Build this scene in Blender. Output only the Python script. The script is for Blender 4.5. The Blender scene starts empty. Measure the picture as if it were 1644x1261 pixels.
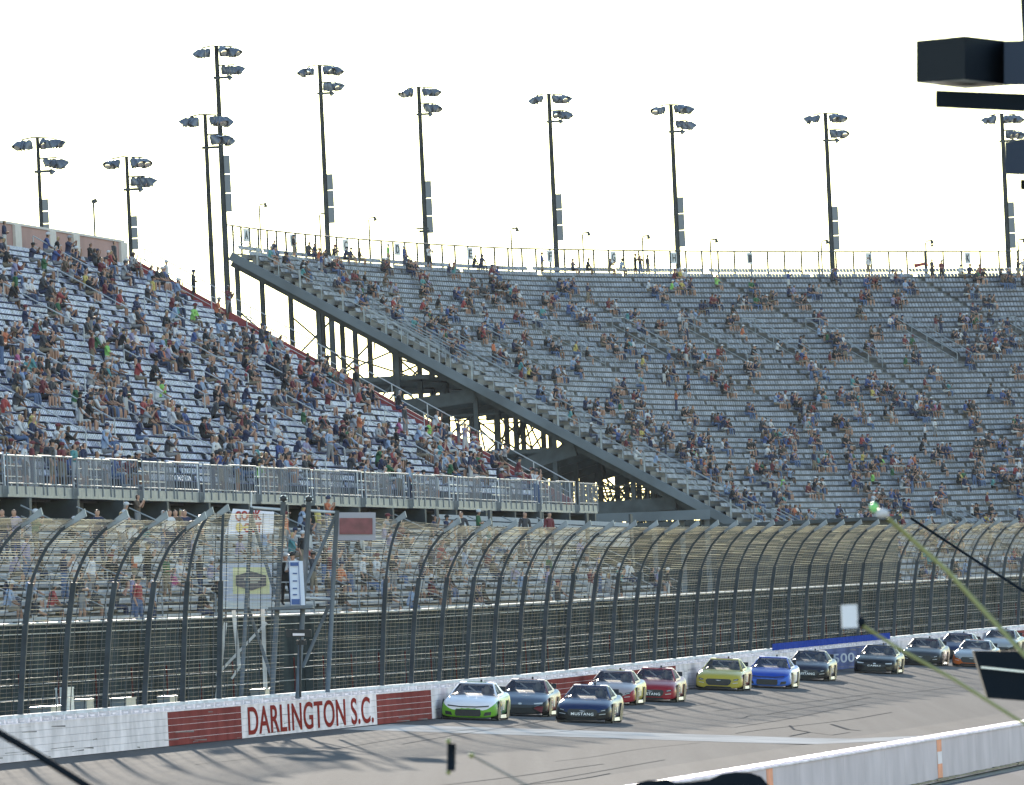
import bpy, bmesh, math, random
import numpy as np
from mathutils import Vector, Matrix
random.seed(7)
R = math.radians
C = bpy.context.scene.collection
sc = bpy.context.scene

# ------------------------------------------------------------------ camera, world, sun, exposure
F_PX, W_PX, H_PX = 22000.0, 1644.0, 1261.0
CAM = Vector((0, 0, 4.6))
PITCH, ROLL = math.atan(0.01695), math.atan(0.047)
Fv = Vector((0, math.cos(PITCH), math.sin(PITCH)))
R0 = Vector((1, 0, 0)); U0 = Vector((0, -math.sin(PITCH), math.cos(PITCH)))
Uv = U0*math.cos(ROLL) + R0*math.sin(ROLL)
Rv = R0*math.cos(ROLL) - U0*math.sin(ROLL)
cd = bpy.data.cameras.new('camera'); cam = bpy.data.objects.new('camera', cd); C.objects.link(cam)
M = Matrix((Rv, Uv, -Fv)).transposed().to_4x4(); M.translation = CAM
cam.matrix_world = M
cd.sensor_fit = 'HORIZONTAL'; cd.sensor_width = 36.0; cd.lens = 36.0*F_PX/W_PX
cd.clip_start = 1.0; cd.clip_end = 20000
cd.dof.use_dof = True; cd.dof.focus_distance = 520.0; cd.dof.aperture_fstop = 36.0
sc.camera = cam
SUN_EL, SUN_AZ = 8.0, -2.6      # azimuth from +Y, minus = to the left
w = bpy.data.worlds.new("World"); sc.world = w; w.use_nodes = True
nt = w.node_tree; bg = nt.nodes['Background']
sky = nt.nodes.new('ShaderNodeTexSky'); sky.sky_type = 'NISHITA'; sky.sun_disc = False
sky.sun_elevation = R(SUN_EL); sky.sun_rotation = R(SUN_AZ); sky.dust_density = 0.0; sky.air_density = 0.85; sky.ozone_density = 0.6
nt.links.new(sky.outputs[0], bg.inputs[0]); bg.inputs[1].default_value = 0.15
sl = bpy.data.lights.new('sun', 'SUN'); sl.energy = 4.0; sl.angle = R(0.53); sl.color = (1, 0.90, 0.76)
so = bpy.data.objects.new('sun', sl); C.objects.link(so)
sd = Vector((math.sin(R(SUN_AZ))*math.cos(R(SUN_EL)), math.cos(R(SUN_AZ))*math.cos(R(SUN_EL)), math.sin(R(SUN_EL))))
so.rotation_euler = sd.to_track_quat('Z', 'Y').to_euler()
sc.view_settings.view_transform = 'Standard'; sc.view_settings.look = 'None'
sc.view_settings.exposure = 2.0; sc.view_settings.gamma = 1.0

def P(px, py, Y):
    d = Fv + Rv*((px-822)/F_PX) - Uv*((py-630.5)/F_PX)
    return CAM + d*(Y/d.y)
def proj(v):
    v = Vector(v)-CAM; k = v.dot(Fv)
    return 822+F_PX*v.dot(Rv)/k, 630.5-F_PX*v.dot(Uv)/k

# ------------------------------------------------------------------ materials
MATS = {}
def mat(name, col, rough=0.7, metal=0.0, spec=0.5, var=0.0, scale=3.0, alpha=1.0, coat=0.0, bump=0.0, col2=None, emit=None):
    if name in MATS: return MATS[name]
    m = bpy.data.materials.new(name); m.use_nodes = True
    n = m.node_tree; b = n.nodes['Principled BSDF']
    b.inputs['Base Color'].default_value = (*col, 1); b.inputs['Roughness'].default_value = rough
    b.inputs['Metallic'].default_value = metal; b.inputs['Specular IOR Level'].default_value = spec
    b.inputs['Alpha'].default_value = alpha; b.inputs['Coat Weight'].default_value = coat
    b.inputs['Coat Roughness'].default_value = 0.08
    if var or bump or col2:
        tc = n.nodes.new('ShaderNodeTexCoord'); nz = n.nodes.new('ShaderNodeTexNoise')
        nz.inputs['Scale'].default_value = scale; nz.inputs['Detail'].default_value = 6
        n.links.new(tc.outputs['Object'], nz.inputs['Vector'])
        if var or col2:
            r = n.nodes.new('ShaderNodeValToRGB')
            r.color_ramp.elements[0].position = 0.35; r.color_ramp.elements[1].position = 0.68
            lo = tuple(c*(1-var) for c in col) if not col2 else col2
            r.color_ramp.elements[0].color = (*lo, 1); r.color_ramp.elements[1].color = (*[min(1, c*(1+var*0.6)) for c in col], 1)
            n.links.new(nz.outputs[0], r.inputs[0]); n.links.new(r.outputs[0], b.inputs['Base Color'])
        if bump:
            bp = n.nodes.new('ShaderNodeBump'); bp.inputs['Strength'].default_value = bump
            n.links.new(nz.outputs[0], bp.inputs['Height']); n.links.new(bp.outputs[0], b.inputs['Normal'])
    if emit:
        b.inputs['Emission Color'].default_value = (*emit[:3], 1); b.inputs['Emission Strength'].default_value = emit[3]
    MATS[name] = m; return m

M_STEEL = mat('galvanised steel', (0.24, 0.265, 0.29), 0.55, 0.0, 0.3, var=0.25, scale=1.5)
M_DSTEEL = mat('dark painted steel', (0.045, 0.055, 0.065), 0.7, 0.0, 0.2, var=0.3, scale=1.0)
M_POST = mat('fence post steel', (0.045, 0.055, 0.068), 0.6, 0.0, 0.2, var=0.3, scale=1.5)
M_WIRE = mat('fence wire', (0.23, 0.185, 0.155), 0.5, 0.4)
M_RAIL = mat('aluminium rail', (0.42, 0.44, 0.47), 0.45, 0.2)
M_RAILD = mat('grey railing', (0.20, 0.22, 0.25), 0.6, 0.0, 0.2)
M_WHITE = mat('white wall paint', (0.80, 0.71, 0.73), 0.9, spec=0.0, var=0.2, scale=0.9)
M_RED = mat('maroon wall paint', (0.235, 0.06, 0.055), 0.9, spec=0.0, var=0.2, scale=0.7)
M_REDL = mat('maroon lettering', (0.24, 0.035, 0.03), 0.9, spec=0.0)
M_BLUE = mat('blue wall paint', (0.03, 0.06, 0.30), 0.9, spec=0.0, var=0.2)
M_BLACK = mat('matt black', (0.012, 0.012, 0.014), 0.6)
M_CONC = mat('concrete', (0.42, 0.42, 0.43), 0.8, var=0.2, scale=1.2)
M_DCONC = mat('weathered deck', (0.17, 0.18, 0.19), 0.8, var=0.25, scale=0.8)

# ------------------------------------------------------------------ mesh builder
class MB:
    def __init__(s): s.v = []; s.f = []; s.m = []
    def quad(s, a, b, c, d, m=0):
        n = len(s.v); s.v += [tuple(a), tuple(b), tuple(c), tuple(d)]; s.f.append((n, n+1, n+2, n+3)); s.m.append(m)
    def poly(s, pts, m=0):
        n = len(s.v); s.v += [tuple(p) for p in pts]; s.f.append(tuple(range(n, n+len(pts)))); s.m.append(m)
    def hexa(s, p, m=0):   # 8 points: bottom 4 ccw, top 4 ccw
        n = len(s.v); s.v += [tuple(q) for q in p]
        for f in ((3,2,1,0),(4,5,6,7),(0,1,5,4),(1,2,6,5),(2,3,7,6),(3,0,4,7)):
            s.f.append(tuple(n+i for i in f)); s.m.append(m)
    def box(s, c, x, y, z, m=0):  # centre, three half-axis vectors
        c = Vector(c); x = Vector(x); y = Vector(y); z = Vector(z)
        s.hexa([c-x-y-z, c+x-y-z, c+x+y-z, c-x+y-z, c-x-y+z, c+x-y+z, c+x+y+z, c-x+y+z], m)
    def tube(s, pts, r, k=6, m=0, r2=None, caps=True):
        pts = [Vector(p) for p in pts]; n = len(pts); rings = []
        for i, p in enumerate(pts):
            t = (pts[min(i+1, n-1)]-pts[max(i-1, 0)]).normalized()
            up = Vector((0, 0, 1)) if abs(t.z) < 0.9 else Vector((1, 0, 0))
            a = t.cross(up).normalized(); b = a.cross(t)
            rr = r if r2 is None else r+(r2-r)*i/max(1, n-1)
            base = len(s.v)
            for j in range(k):
                th = 2*math.pi*(j+0.5)/k; s.v.append(tuple(p+a*(rr*math.cos(th))+b*(rr*math.sin(th))))
            rings.append(base)
        for i in range(n-1):
            for j in range(k):
                s.f.append((rings[i]+j, rings[i]+(j+1) % k, rings[i+1]+(j+1) % k, rings[i+1]+j)); s.m.append(m)
        if caps:
            s.f.append(tuple(rings[0]+j for j in range(k))); s.m.append(m)
            s.f.append(tuple(rings[-1]+k-1-j for j in range(k))); s.m.append(m)
    def ell(s, c, rx, ry, rz, m=0, nu=10, nv=7):
        base = len(s.v)
        for i in range(nv+1):
            ph = math.pi*i/nv
            for j in range(nu):
                th = 2*math.pi*j/nu
                s.v.append((c[0]+rx*math.sin(ph)*math.cos(th), c[1]+ry*math.sin(ph)*math.sin(th), c[2]+rz*math.cos(ph)))
        for i in range(nv):
            for j in range(nu):
                s.f.append((base+i*nu+j, base+(i+1)*nu+j, base+(i+1)*nu+(j+1) % nu, base+i*nu+(j+1) % nu)); s.m.append(m)
    def mesh(s, name, mats, smooth=False):
        me = bpy.data.meshes.new(name); me.from_pydata(s.v, [], s.f)
        for mm in (mats if isinstance(mats, (list, tuple)) else [mats]): me.materials.append(mm)
        if any(s.m): me.polygons.foreach_set('material_index', s.m)
        if smooth: me.polygons.foreach_set('use_smooth', [True]*len(me.polygons))
        me.update(); return me
    def build(s, name, mats, parent=None, smooth=False, matrix=None):
        o = bpy.data.objects.new(name, s.mesh(name, mats, smooth)); C.objects.link(o)
        if matrix is not None: o.matrix_world = matrix
        if parent: o.parent = parent
        return o
def tag(o, label=None, cat=None, group=None, kind=None):
    if label: o['label'] = label
    if cat: o['category'] = cat
    if group: o['group'] = group
    if kind: o['kind'] = kind
    return o
def empty(name, label, cat, group=None):
    o = bpy.data.objects.new(name, None); C.objects.link(o); o.empty_display_size = 0.5
    return tag(o, label, cat, group)
def text_mesh(name, s, m, origin, xdir, ydir, width, height, parent=None, depth=0.01, spacing=1.0, bold=0.012):
    cu = bpy.data.curves.new('t', 'FONT'); cu.body = s; cu.size = 1; cu.extrude = 0.01; cu.offset = bold; cu.space_character = spacing; cu.align_x = 'LEFT'
    to = bpy.data.objects.new('t', cu); C.objects.link(to)
    bpy.context.view_layer.update()
    me = bpy.data.meshes.new_from_object(to.evaluated_get(bpy.context.evaluated_depsgraph_get()))
    bpy.data.objects.remove(to); me.materials.clear(); me.materials.append(m); me.name = name
    xs = [v.co.x for v in me.vertices]; ys = [v.co.y for v in me.vertices]
    x0, x1, y0, y1 = min(xs), max(xs), min(ys), max(ys)
    X = Vector(xdir).normalized(); Y = Vector(ydir).normalized(); N = X.cross(Y)
    for v in me.vertices:
        c = v.co
        v.co = Vector(origin)+X*((c.x-x0)/(x1-x0)*width)+Y*((c.y-y0)/(y1-y0)*height)+N*(c.z/0.01*depth)
    o = bpy.data.objects.new(name, me); C.objects.link(o)
    if parent: o.parent = parent
    return o

# ------------------------------------------------------------------ track frame
HD0 = math.atan(0.11); A0 = 230.0; RC = 3600.0
W0 = Vector((-14.7, 393.0, 0))
T0 = Vector((math.sin(HD0), math.cos(HD0), 0))
def path(a):
    if a <= A0: return W0+T0*a, HD0
    p0 = W0+T0*A0; d = a-A0
    if d <= 200:
        h = HD0+d/RC; hm = HD0+d/(2*RC)
        return p0+Vector((math.sin(hm), math.cos(hm), 0))*d, h
    h1 = HD0+200/RC; pm = p0+Vector((math.sin(HD0+100/RC), math.cos(HD0+100/RC), 0))*200; e = d-200
    return pm+Vector((math.sin(h1+e/900), math.cos(h1+e/900), 0))*e, h1+e/450
def tl(a, l, z):
    p, h = path(a) if l < 13.9 else (W0+T0*a, HD0); return Vector((p.x-math.cos(h)*l, p.y+math.sin(h)*l, z))
def tdir(a): h = path(a)[1]; return Vector((math.sin(h), math.cos(h), 0))
def ndir(a): h = path(a)[1]; return Vector((-math.cos(h), math.sin(h), 0))
def zb(a): return 1.33+max(0, min(a, 480)-140)*0.0027
def ztrack(a, r):  # r = metres to the right of the wall
    z = zb(a); k = max(0, 1-r/28.2)
    return 0.02+(z-1.33)*k + 1.31 - 0.0787*min(r, 16) - 0.0042*max(0, min(r, 28.2)-16)
def a_px(px, l=0.0, z=1.3, lo=-150, hi=430):
    for _ in range(40):
        m = (lo+hi)/2
        if proj(tl(m, l, z))[0] < px: lo = m
        else: hi = m
    return (lo+hi)/2

# ------------------------------------------------------------------ ground, track, pit road
m_ground = mat('infield ground', (0.16, 0.15, 0.12), 0.9, var=0.3, scale=0.05)
b = MB(); b.quad((-1800, -150, -0.08), (1800, -150, -0.08), (1800, 4200, -0.08), (-1800, 4200, -0.08))
tag(b.build('ground', m_ground), kind='structure')
def asphalt(name, base, streak, rough):
    m = bpy.data.materials.new(name); m.use_nodes = True; n = m.node_tree; p = n.nodes['Principled BSDF']
    g = n.nodes.new('ShaderNodeTexCoord'); mp = n.nodes.new('ShaderNodeMapping')
    mp.inputs['Rotation'].default_value = (0, 0, HD0); mp.inputs['Scale'].default_value = (1.3, 0.012, 1)
    n.links.new(g.outputs['Object'], mp.inputs[0])
    a = n.nodes.new('ShaderNodeTexNoise'); a.inputs['Scale'].default_value = 1.0; a.inputs['Detail'].default_value = 7
    n.links.new(mp.outputs[0], a.inputs['Vector'])
    c = n.nodes.new('ShaderNodeTexNoise'); c.inputs['Scale'].default_value = 9; c.inputs['Detail'].default_value = 8
    n.links.new(g.outputs['Object'], c.inputs['Vector'])
    r = n.nodes.new('ShaderNodeValToRGB'); r.color_ramp.elements[0].position = 0.30; r.color_ramp.elements[1].position = 0.70
    r.color_ramp.elements[0].color = (*streak, 1); r.color_ramp.elements[1].color = (*base, 1)
    n.links.new(a.outputs[0], r.inputs[0])
    mx = n.nodes.new('ShaderNodeMix'); mx.data_type = 'RGBA'; mx.blend_type = 'MULTIPLY'; mx.inputs[0].default_value = 0.6
    r2 = n.nodes.new('ShaderNodeValToRGB'); r2.color_ramp.elements[0].position = 0.3; r2.color_ramp.elements[0].color = (0.55, 0.55, 0.55, 1); r2.color_ramp.elements[1].position = 0.7
    n.links.new(c.outputs[0], r2.inputs[0]); n.links.new(r.outputs[0], mx.inputs[6]); n.links.new(r2.outputs[0], mx.inputs[7])
    n.links.new(mx.outputs[2], p.inputs['Base Color'])
    p.inputs['Roughness'].default_value = 0.85; p.inputs['Specular IOR Level'].default_value = 0.02
    df = n.nodes.new('ShaderNodeBsdfDiffuse'); n.links.new(mx.outputs[2], df.inputs[0]); ms = n.nodes.new('ShaderNodeMixShader'); ms.inputs[0].default_value = rough
    n.links.new(df.outputs[0], ms.inputs[1]); n.links.new(p.outputs[0], ms.inputs[2]); n.links.new(ms.outputs[0], n.nodes['Material Output'].inputs[0])
    return m
M_TRACK = asphalt('worn asphalt', (0.17, 0.158, 0.152), (0.135, 0.127, 0.125), 0.15)
M_APRON = asphalt('sandy apron concrete', (0.36, 0.31, 0.23), (0.29, 0.25, 0.19), 0.16)
M_PIT = asphalt('pit road asphalt', (0.17, 0.16, 0.165), (0.12, 0.115, 0.12), 0.16)
M_LINE = mat('white road paint', (0.55, 0.50, 0.46), 0.9, spec=0.0, var=0.25, scale=0.4)
AS = [x for x in np.arange(-180, 560, 8)]
def strip(name, r0, r1, m, dz=0.0, a0=None, a1=None, nr=6, step=8):
    b = MB(); aa = np.arange(a0 if a0 is not None else -180, (a1 if a1 is not None else 560)+0.01, step); rr = np.linspace(r0, r1, nr+1)
    for i in range(len(aa)-1):
        for j in range(nr):
            q = [(aa[i], rr[j]), (aa[i], rr[j+1]), (aa[i+1], rr[j+1]), (aa[i+1], rr[j])]
            b.quad(*[tl(x, -y, ztrack(x, y)+dz) for x, y in q])
    o = b.build(name, m); tag(o, kind='structure'); return o
strip('track', -0.2, 20, M_TRACK, nr=10)
strip('apron', 20, 28.2, M_APRON, dz=0.002, nr=4)
b = MB(); b.quad(tl(-180, -28.4, 0.0), tl(-180, -60, 0.0), tl(430, -60, 0.0), tl(430, -28.4, 0.0)); tag(b.build('pit_road', M_PIT), kind='structure')
strip('lane_marking', 19.7, 19.95, M_LINE, dz=0.008, nr=1)
strip('lane_marking', 26.6, 26.75, M_LINE, dz=0.008, nr=1)
# start line across the track, its foot under the lettered wall
aS = a_px(575)
strip('start_line', 0.15, 19.6, M_LINE, dz=0.006, a0=aS-6, a1=aS+8, nr=12, step=3.5)
for px0 in (1290, 1330):
    a = a_px(px0, -24, 0.1); strip('pit_entry_line', 22, 25.5, M_LINE, dz=0.01, a0=a, a1=a+0.9, nr=2, step=0.9)
# tyre marks
M_SKID = mat('rubber mark', (0.12, 0.112, 0.108), 0.9, spec=0.0)
b = MB()
def skid(pts, wd):
    for (a0, r0), (a1, r1) in zip(pts[:-1], pts[1:]):
        d = wd/2
        b.quad(*[tl(x, -y, ztrack(x, y)+0.012) for x, y in ((a0, r0-d), (a0, r0+d), (a1, r1+d), (a1, r1-d))])
rnd = random.Random(3)
for i in range(18):
    a = rnd.uniform(-40, 250); r = rnd.uniform(4, 19.3); L = rnd.uniform(15, 90); k = rnd.uniform(-0.03, 0.03); wv = rnd.uniform(0, 0.25); ph = rnd.uniform(0, 6)
    pts = [(a+t*L/14, min(19.5, max(1, r+k*t*L/14+wv*math.sin(ph+t*0.5)))) for t in range(15)]
    skid(pts, rnd.uniform(0.03, 0.06))
def skid_px(pp, wd):
    out = []
    for px, py in pp:
        best = None
        for r in np.arange(1, 28, 0.2):
            a = a_px(px, -r, ztrack(60, r)); a = a_px(px, -r, ztrack(a, r)); e = abs(proj(tl(a, -r, ztrack(a, r)))[1]-py)
            if best is None or e < best[0]: best = (e, a, r)
        out.append((best[1], best[2]))
    skid(out, wd)
skid_px([(1268, 1165), (1275, 1172), (1300, 1177), (1268, 1182)], 0.1); skid_px([(1335, 1164), (1345, 1167), (1362, 1172), (1382, 1174)], 0.16)
skid_px([(1300, 1177), (1335, 1181), (1365, 1177)], 0.06)
tag(b.build('tyre_marks', M_SKID), kind='structure')

# ------------------------------------------------------------------ outer wall: steel impact barrier + concrete wall behind
bar = empty('impact_barrier', 'low track wall in white and maroon blocks with DARLINGTON S.C. painted on it', 'barrier')
blocks = [(-90, 270, M_WHITE), (270, 388, M_RED), (388, 605, M_WHITE), (605, 693, M_RED), (693, 868, M_WHITE), (868, 1086, M_RED),
          (1086, 1290, M_WHITE), (1290, 1425, mat('faded blue wall', (0.11, 0.13, 0.26), 0.9, spec=0.0, var=0.3, scale=0.3)), (1425, 1487, M_WHITE), (1487, 1506, M_RED), (1506, 1545, M_WHITE), (1545, 1566, M_RED),
          (1566, 1617, M_WHITE), (1617, 1760, M_RED)]
for p0, p1, m in blocks:
    a0 = a_px(p0, 0, 1.8, -120, 520); a1 = a_px(p1, 0, 1.8, -120, 520)
    n = max(1, int((a1-a0)/8)); b = MB(); lines = MB()
    for i in range(n):
        x0 = a0+(a1-a0)*i/n; x1 = a0+(a1-a0)*(i+1)/n
        for k in range(5):
            z0 = 0.02+k*0.212; z1 = z0+0.205
            b.hexa([tl(x0, 0, zb(x0)+z0), tl(x1, 0, zb(x1)+z0), tl(x1, 0.22, zb(x1)+z0), tl(x0, 0.22, zb(x0)+z0),
                    tl(x0, 0, zb(x0)+z1), tl(x1, 0, zb(x1)+z1), tl(x1, 0.22, zb(x1)+z1), tl(x0, 0.22, zb(x0)+z1)])
            if m is M_RED and k:  # white strips paint the lit tube edges on maroon blocks
                lines.hexa([tl(x0, -0.006, zb(x0)+z0-0.009), tl(x1, -0.006, zb(x1)+z0-0.009), tl(x1, 0.1, zb(x1)+z0-0.009), tl(x0, 0.1, zb(x0)+z0-0.009),
                            tl(x0, -0.006, zb(x0)+z0+0.001), tl(x1, -0.006, zb(x1)+z0+0.001), tl(x1, 0.1, zb(x1)+z0+0.001), tl(x0, 0.1, zb(x0)+z0+0.001)])
        lines.hexa([tl(x0, -0.012, zb(x0)+1.07), tl(x1, -0.012, zb(x1)+1.07), tl(x1, 0.24, zb(x1)+1.07), tl(x0, 0.24, zb(x0)+1.07),
                    tl(x0, -0.012, zb(x0)+1.115), tl(x1, -0.012, zb(x1)+1.115), tl(x1, 0.24, zb(x1)+1.115), tl(x0, 0.24, zb(x0)+1.115)])
    b.build('barrier_panel', m, bar); lines.build('rail_and_lit_edge', M_WHITE, bar)
sf = MB(); rs_ = random.Random(8)
for _ in range(170):
    a = rs_.uniform(-20, 400); L_ = rs_.uniform(0.4, 5); z = zb(a)+rs_.choice([rs_.uniform(0.03, 0.25), rs_.uniform(0.1, 1.0)]); h_ = rs_.uniform(0.006, 0.03)
    sf.quad(tl(a, -0.004, z), tl(a+L_, -0.004, z+rs_.uniform(-.05, .05)), tl(a+L_, -0.004, z+h_*0.5), tl(a, -0.004, z+h_))
sf.build('scuff', mat('tyre scuff', (0.22, 0.20, 0.20), 0.9, spec=0.0), bar)
sf = MB(); a0 = a_px(1058, 0, 2.1)
for k in range(26): a = a0+rs_.uniform(-5, 6); z = zb(a)+rs_.uniform(0.6, 1.05); sf.quad(tl(a, -0.009, z), tl(a+rs_.uniform(.5, 2), -0.009, z), tl(a+rs_.uniform(.5, 2), -0.009, z+0.1), tl(a, -0.009, z+0.07))
sf.build('scrape', mat('bare scrape', (0.62, 0.48, 0.38), 0.9, spec=0.0), bar)
def wall_text(s, px0, px1, z0, z1, m, sp=1.05):
    a0 = a_px(px0, 0, zb(80)+0.5); a1 = a_px(px1, 0, zb(80)+0.5)
    t = tdir((a0+a1)/2); return text_mesh('lettering', s, m, tl(a0, -0.012, zb(a0)+z0), t, (0, 0, 1), (a1-a0), z1-z0, bar, 0.004, sp)
wall_text('DARLINGTON S.C.', 398, 599, 0.10, 1.02, M_REDL)
wall_text('500', 1338, 1372, 0.35, 0.8, mat('wall blue white', (0.42, 0.44, 0.52), 0.9, spec=0.0))
cw = empty('concrete_wall', 'white concrete retaining wall carrying the catch fence behind the barrier', 'wall')
b = MB(); br = MB(); aa = np.arange(-100, 500, 8.0)
for x0, x1 in zip(aa[:-1], aa[1:]):
    z0, z1 = zb(x0), zb(x1)
    b.hexa([tl(x0, 0.5, z0-1.5), tl(x1, 0.5, z1-1.5), tl(x1, 0.9, z1-1.5), tl(x0, 0.9, z0-1.5), tl(x0, 0.5, z0+1.34), tl(x1, 0.5, z1+1.34), tl(x1, 0.9, z1+1.34), tl(x0, 0.9, z0+1.34)])
for x in np.arange(-100, 500, 2.4):
    z = zb(x)+1.16; br.box(tl(x, 0.36, z), tdir(x)*0.5, ndir(x)*0.14, (0, 0, 0.03)); br.box(tl(x+1.2, 0.36, z+0.02), tdir(x)*0.12, ndir(x)*0.15, (0, 0, 0.07))
b.build('wall_face', mat('white concrete', (0.62, 0.63, 0.66), 0.9, spec=0.05, var=0.25, scale=0.8, bump=0.3), cw); br.build('bracket', M_WHITE, cw)
a0 = a_px(1240, .5, 2.6); a1 = a_px(1428, .5, 2.6); b = MB()
n = 12
for i in range(n):
    x0 = a0+(a1-a0)*i/n; x1 = a0+(a1-a0)*(i+1)/n
    b.hexa([tl(x0, 0.44, zb(x0)+1.18), tl(x1, 0.44, zb(x1)+1.18), tl(x1, 0.49, zb(x1)+1.18), tl(x0, 0.49, zb(x0)+1.18), tl(x0, 0.44, zb(x0)+1.55), tl(x1, 0.44, zb(x1)+1.55), tl(x1, 0.49, zb(x1)+1.55), tl(x0, 0.49, zb(x0)+1.55)])
b.build('blue_board', M_BLUE, cw)

# ------------------------------------------------------------------ catch fence
BENT = [(0, 0), (0.13, 1.3), (0.27, 2.6), (0.49, 3.8), (0.73, 4.35), (1.02, 4.85), (1.45, 5.3), (2.0, 5.62)]
STRT = [(0, 0), (0.08, 1.3), (0.16, 2.6), (0.24, 3.8), (0.28, 4.4), (0.33, 4.95), (0.38, 5.5), (0.42, 6.0)]
aF0, aF1 = a_px(322, .7, 2.7), a_px(610, .7, 2.7)
def wgt(a):   # 0 = bent over, 1 = upright beside the flag stand
    def ss(t): t = max(0, min(1, t)); return t*t*(3-2*t)
    return ss((a-(aF0-14))/16)*(1-ss((a-(aF1-8))/20))
def fpt(a, i, off=0.0):
    w_ = wgt(a); i0 = int(min(i, 6.999)); f = i-i0
    def q(k): return (BENT[k][0]*(1-w_)+STRT[k][0]*w_, BENT[k][1]*(1-w_)+STRT[k][1]*w_)
    x0, y0 = q(i0); x1, y1 = q(i0+1)
    return tl(a, 0.7+off-(x0+(x1-x0)*f), zb(a)+1.34+y0+(y1-y0)*f)
fence = empty('catch_fence', 'tall curved steel catch fence with wire mesh along the outer wall', 'fence')
a_post = a_px(27, .7, 2.7)-8.8*3
gapL, gapR = a_px(372, .7, 2.7), a_px(575, .7, 2.7)
k = 0; a = a_post
while a < 470:
    if not (gapL < a < gapR):
        b = MB(); t = tdir(a)*0.075
        pts = [fpt(a, i, -0.1) for i in range(8)]
        for p0, p1, i in zip(pts[:-1], pts[1:], range(7)):
            t = tdir(a)*(0.07 if i < 3 else 0.04); d = (p1-p0); nn = d.cross(t).normalized()*(0.08 if i < 3 else 0.045)
            b.hexa([p0-t-nn, p0+t-nn, p0+t+nn, p0-t+nn, p1-t-nn, p1+t-nn, p1+t+nn, p1-t+nn])
        o = b.build('fence_post', M_POST, fence)
        t = tdir(a)*0.06; b = MB(); p = pts[-1]; nd = ndir(a)
        b.hexa([p-t*1.3-nd*0.22+Vector((0,0,.05)), p+t*1.3-nd*0.22+Vector((0,0,.05)), p+t*1.3+nd*0.42+Vector((0,0,-.28)), p-t*1.3+nd*0.42+Vector((0,0,-.28)),
                p-t*1.3-nd*0.17+Vector((0,0,.27)), p+t*1.3-nd*0.17+Vector((0,0,.27)), p+t*1.3+nd*0.42+Vector((0,0,-.16)), p-t*1.3+nd*0.42+Vector((0,0,-.16))])
        b.build('post_cap', M_STEEL, o)
    a += 8.8; k += 1
def mesh_cols(i0, i1, a0, a1, da, r, b, hk=7.0):
    for a in np.arange(a0, a1, da):
        b.tube([fpt(a, i) for i in np.linspace(i0, i1, 9)], r, 3, caps=False)
opL, opR = a_px(450, .7, 5), a_px(498, .7, 5)
b = MB()
seg = [x for x in np.arange(-45, 470, 5.1)]
rw = random.Random(4)
def rows(segs):
    ii = 0.0
    lens = [math.dist(BENT[k], BENT[k+1]) for k in range(7)]
    for k in range(7):
        n = max(1, int(lens[k]/(0.13, 0.13, 0.11, 0.085, 0.08, 0.075, 0.07)[k]))
        for j in range(n):
            nf = len(b.f)
            b.tube([fpt(a, k+j/n) for a in segs], (0.003, 0.0035, 0.005, 0.008, 0.0095, 0.0105, 0.011)[k], 3, caps=False)
            for f_ in range(nf, len(b.f), 3):
                if rw.random() < 0.4: b.m[f_] = b.m[f_+1] = b.m[f_+2] = rw.choice([1, 1, 2])  # random dark and pale pieces paint sun glitter into the wire colour
rows([x for x in seg if x < opL]+[opL]); rows([opR]+[x for x in seg if x > opR])
mesh_cols(0, 7, -45, opL, 1.2, 0.003, b); mesh_cols(0, 7, opR, 470, 1.2, 0.003, b)
b.build('wire_mesh', [M_WIRE, mat('painted glitter dark', (0.09, 0.085, 0.085), 0.6, 0.3), mat('painted glitter light', (0.42, 0.36, 0.30), 0.45, 0.4)], fence)
b = MB()
for a in np.arange(-45, 470, 2.93):
    if not (opL-1 < a < opR+1): b.tube([fpt(a, i, 0.04) for i in np.linspace(0, 7, 12)], 0.02, 4, caps=False)
b.build('stay_rods', M_POST, fence)
M_CABLE = mat('steel cable', (0.16, 0.16, 0.165), 0.6, 0.2)
for i in (0.3, 0.8, 1.35, 1.9, 2.6, 4.6, 6.95):
    for ss in ([x for x in seg if x < opL]+[opL], [opR]+[x for x in seg if x > opR]):
        b = MB(); pts = []
        for q, a in enumerate(ss): pts.append(fpt(a, i, 0.16))
        b.tube(pts, 0.011, 4, caps=False); b.build('cable', M_CABLE, fence)

# ------------------------------------------------------------------ screen wall between bleachers and track, walkway clutter
sw = empty('windscreen_wall', 'dark green-grey boarded wall below the white bleachers behind the catch fence', 'wall')
M_SCR = mat('green grey screen', (0.042, 0.052, 0.055), 0.9, spec=0.0, var=0.35, scale=0.35)
b = MB(); seams = MB(); top = MB(); pipes = MB(); rnd = random.Random(11)
x = -60.0
while x < 480:
    L = rnd.choice([3.6, 5.2, 7.5, 9.5]); off = rnd.uniform(0, 0.12)
    z0, z1 = zb(x)-1, zb(x)+3.95
    for s0 in np.linspace(x, x+L-0.25, 3)[:-1]:
        s1 = s0+(L-0.25)/2
        b.hexa([tl(s0, 5.6-off, z0), tl(s1, 5.6-off, z0), tl(s1, 5.75, z0), tl(s0, 5.75, z0), tl(s0, 5.6-off, z1), tl(s1, 5.6-off, z1), tl(s1, 5.75, z1), tl(s0, 5.75, z1)])
    seams.box(tl(x-0.12, 5.68, (z0+z1)/2), tdir(x)*0.11, ndir(x)*0.05, (0, 0, (z1-z0)/2))
    x += L
b.build('board_panel', M_SCR, sw); seams.build('seam', M_BLACK, sw)
top.tube([tl(a, 5.5, zb(a)+4.02) for a in np.arange(-60, 480, 8)], 0.05, 5); top.tube([tl(a, 5.45, zb(a)+3.7) for a in np.arange(-60, 480, 8)], 0.02, 4)
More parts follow.
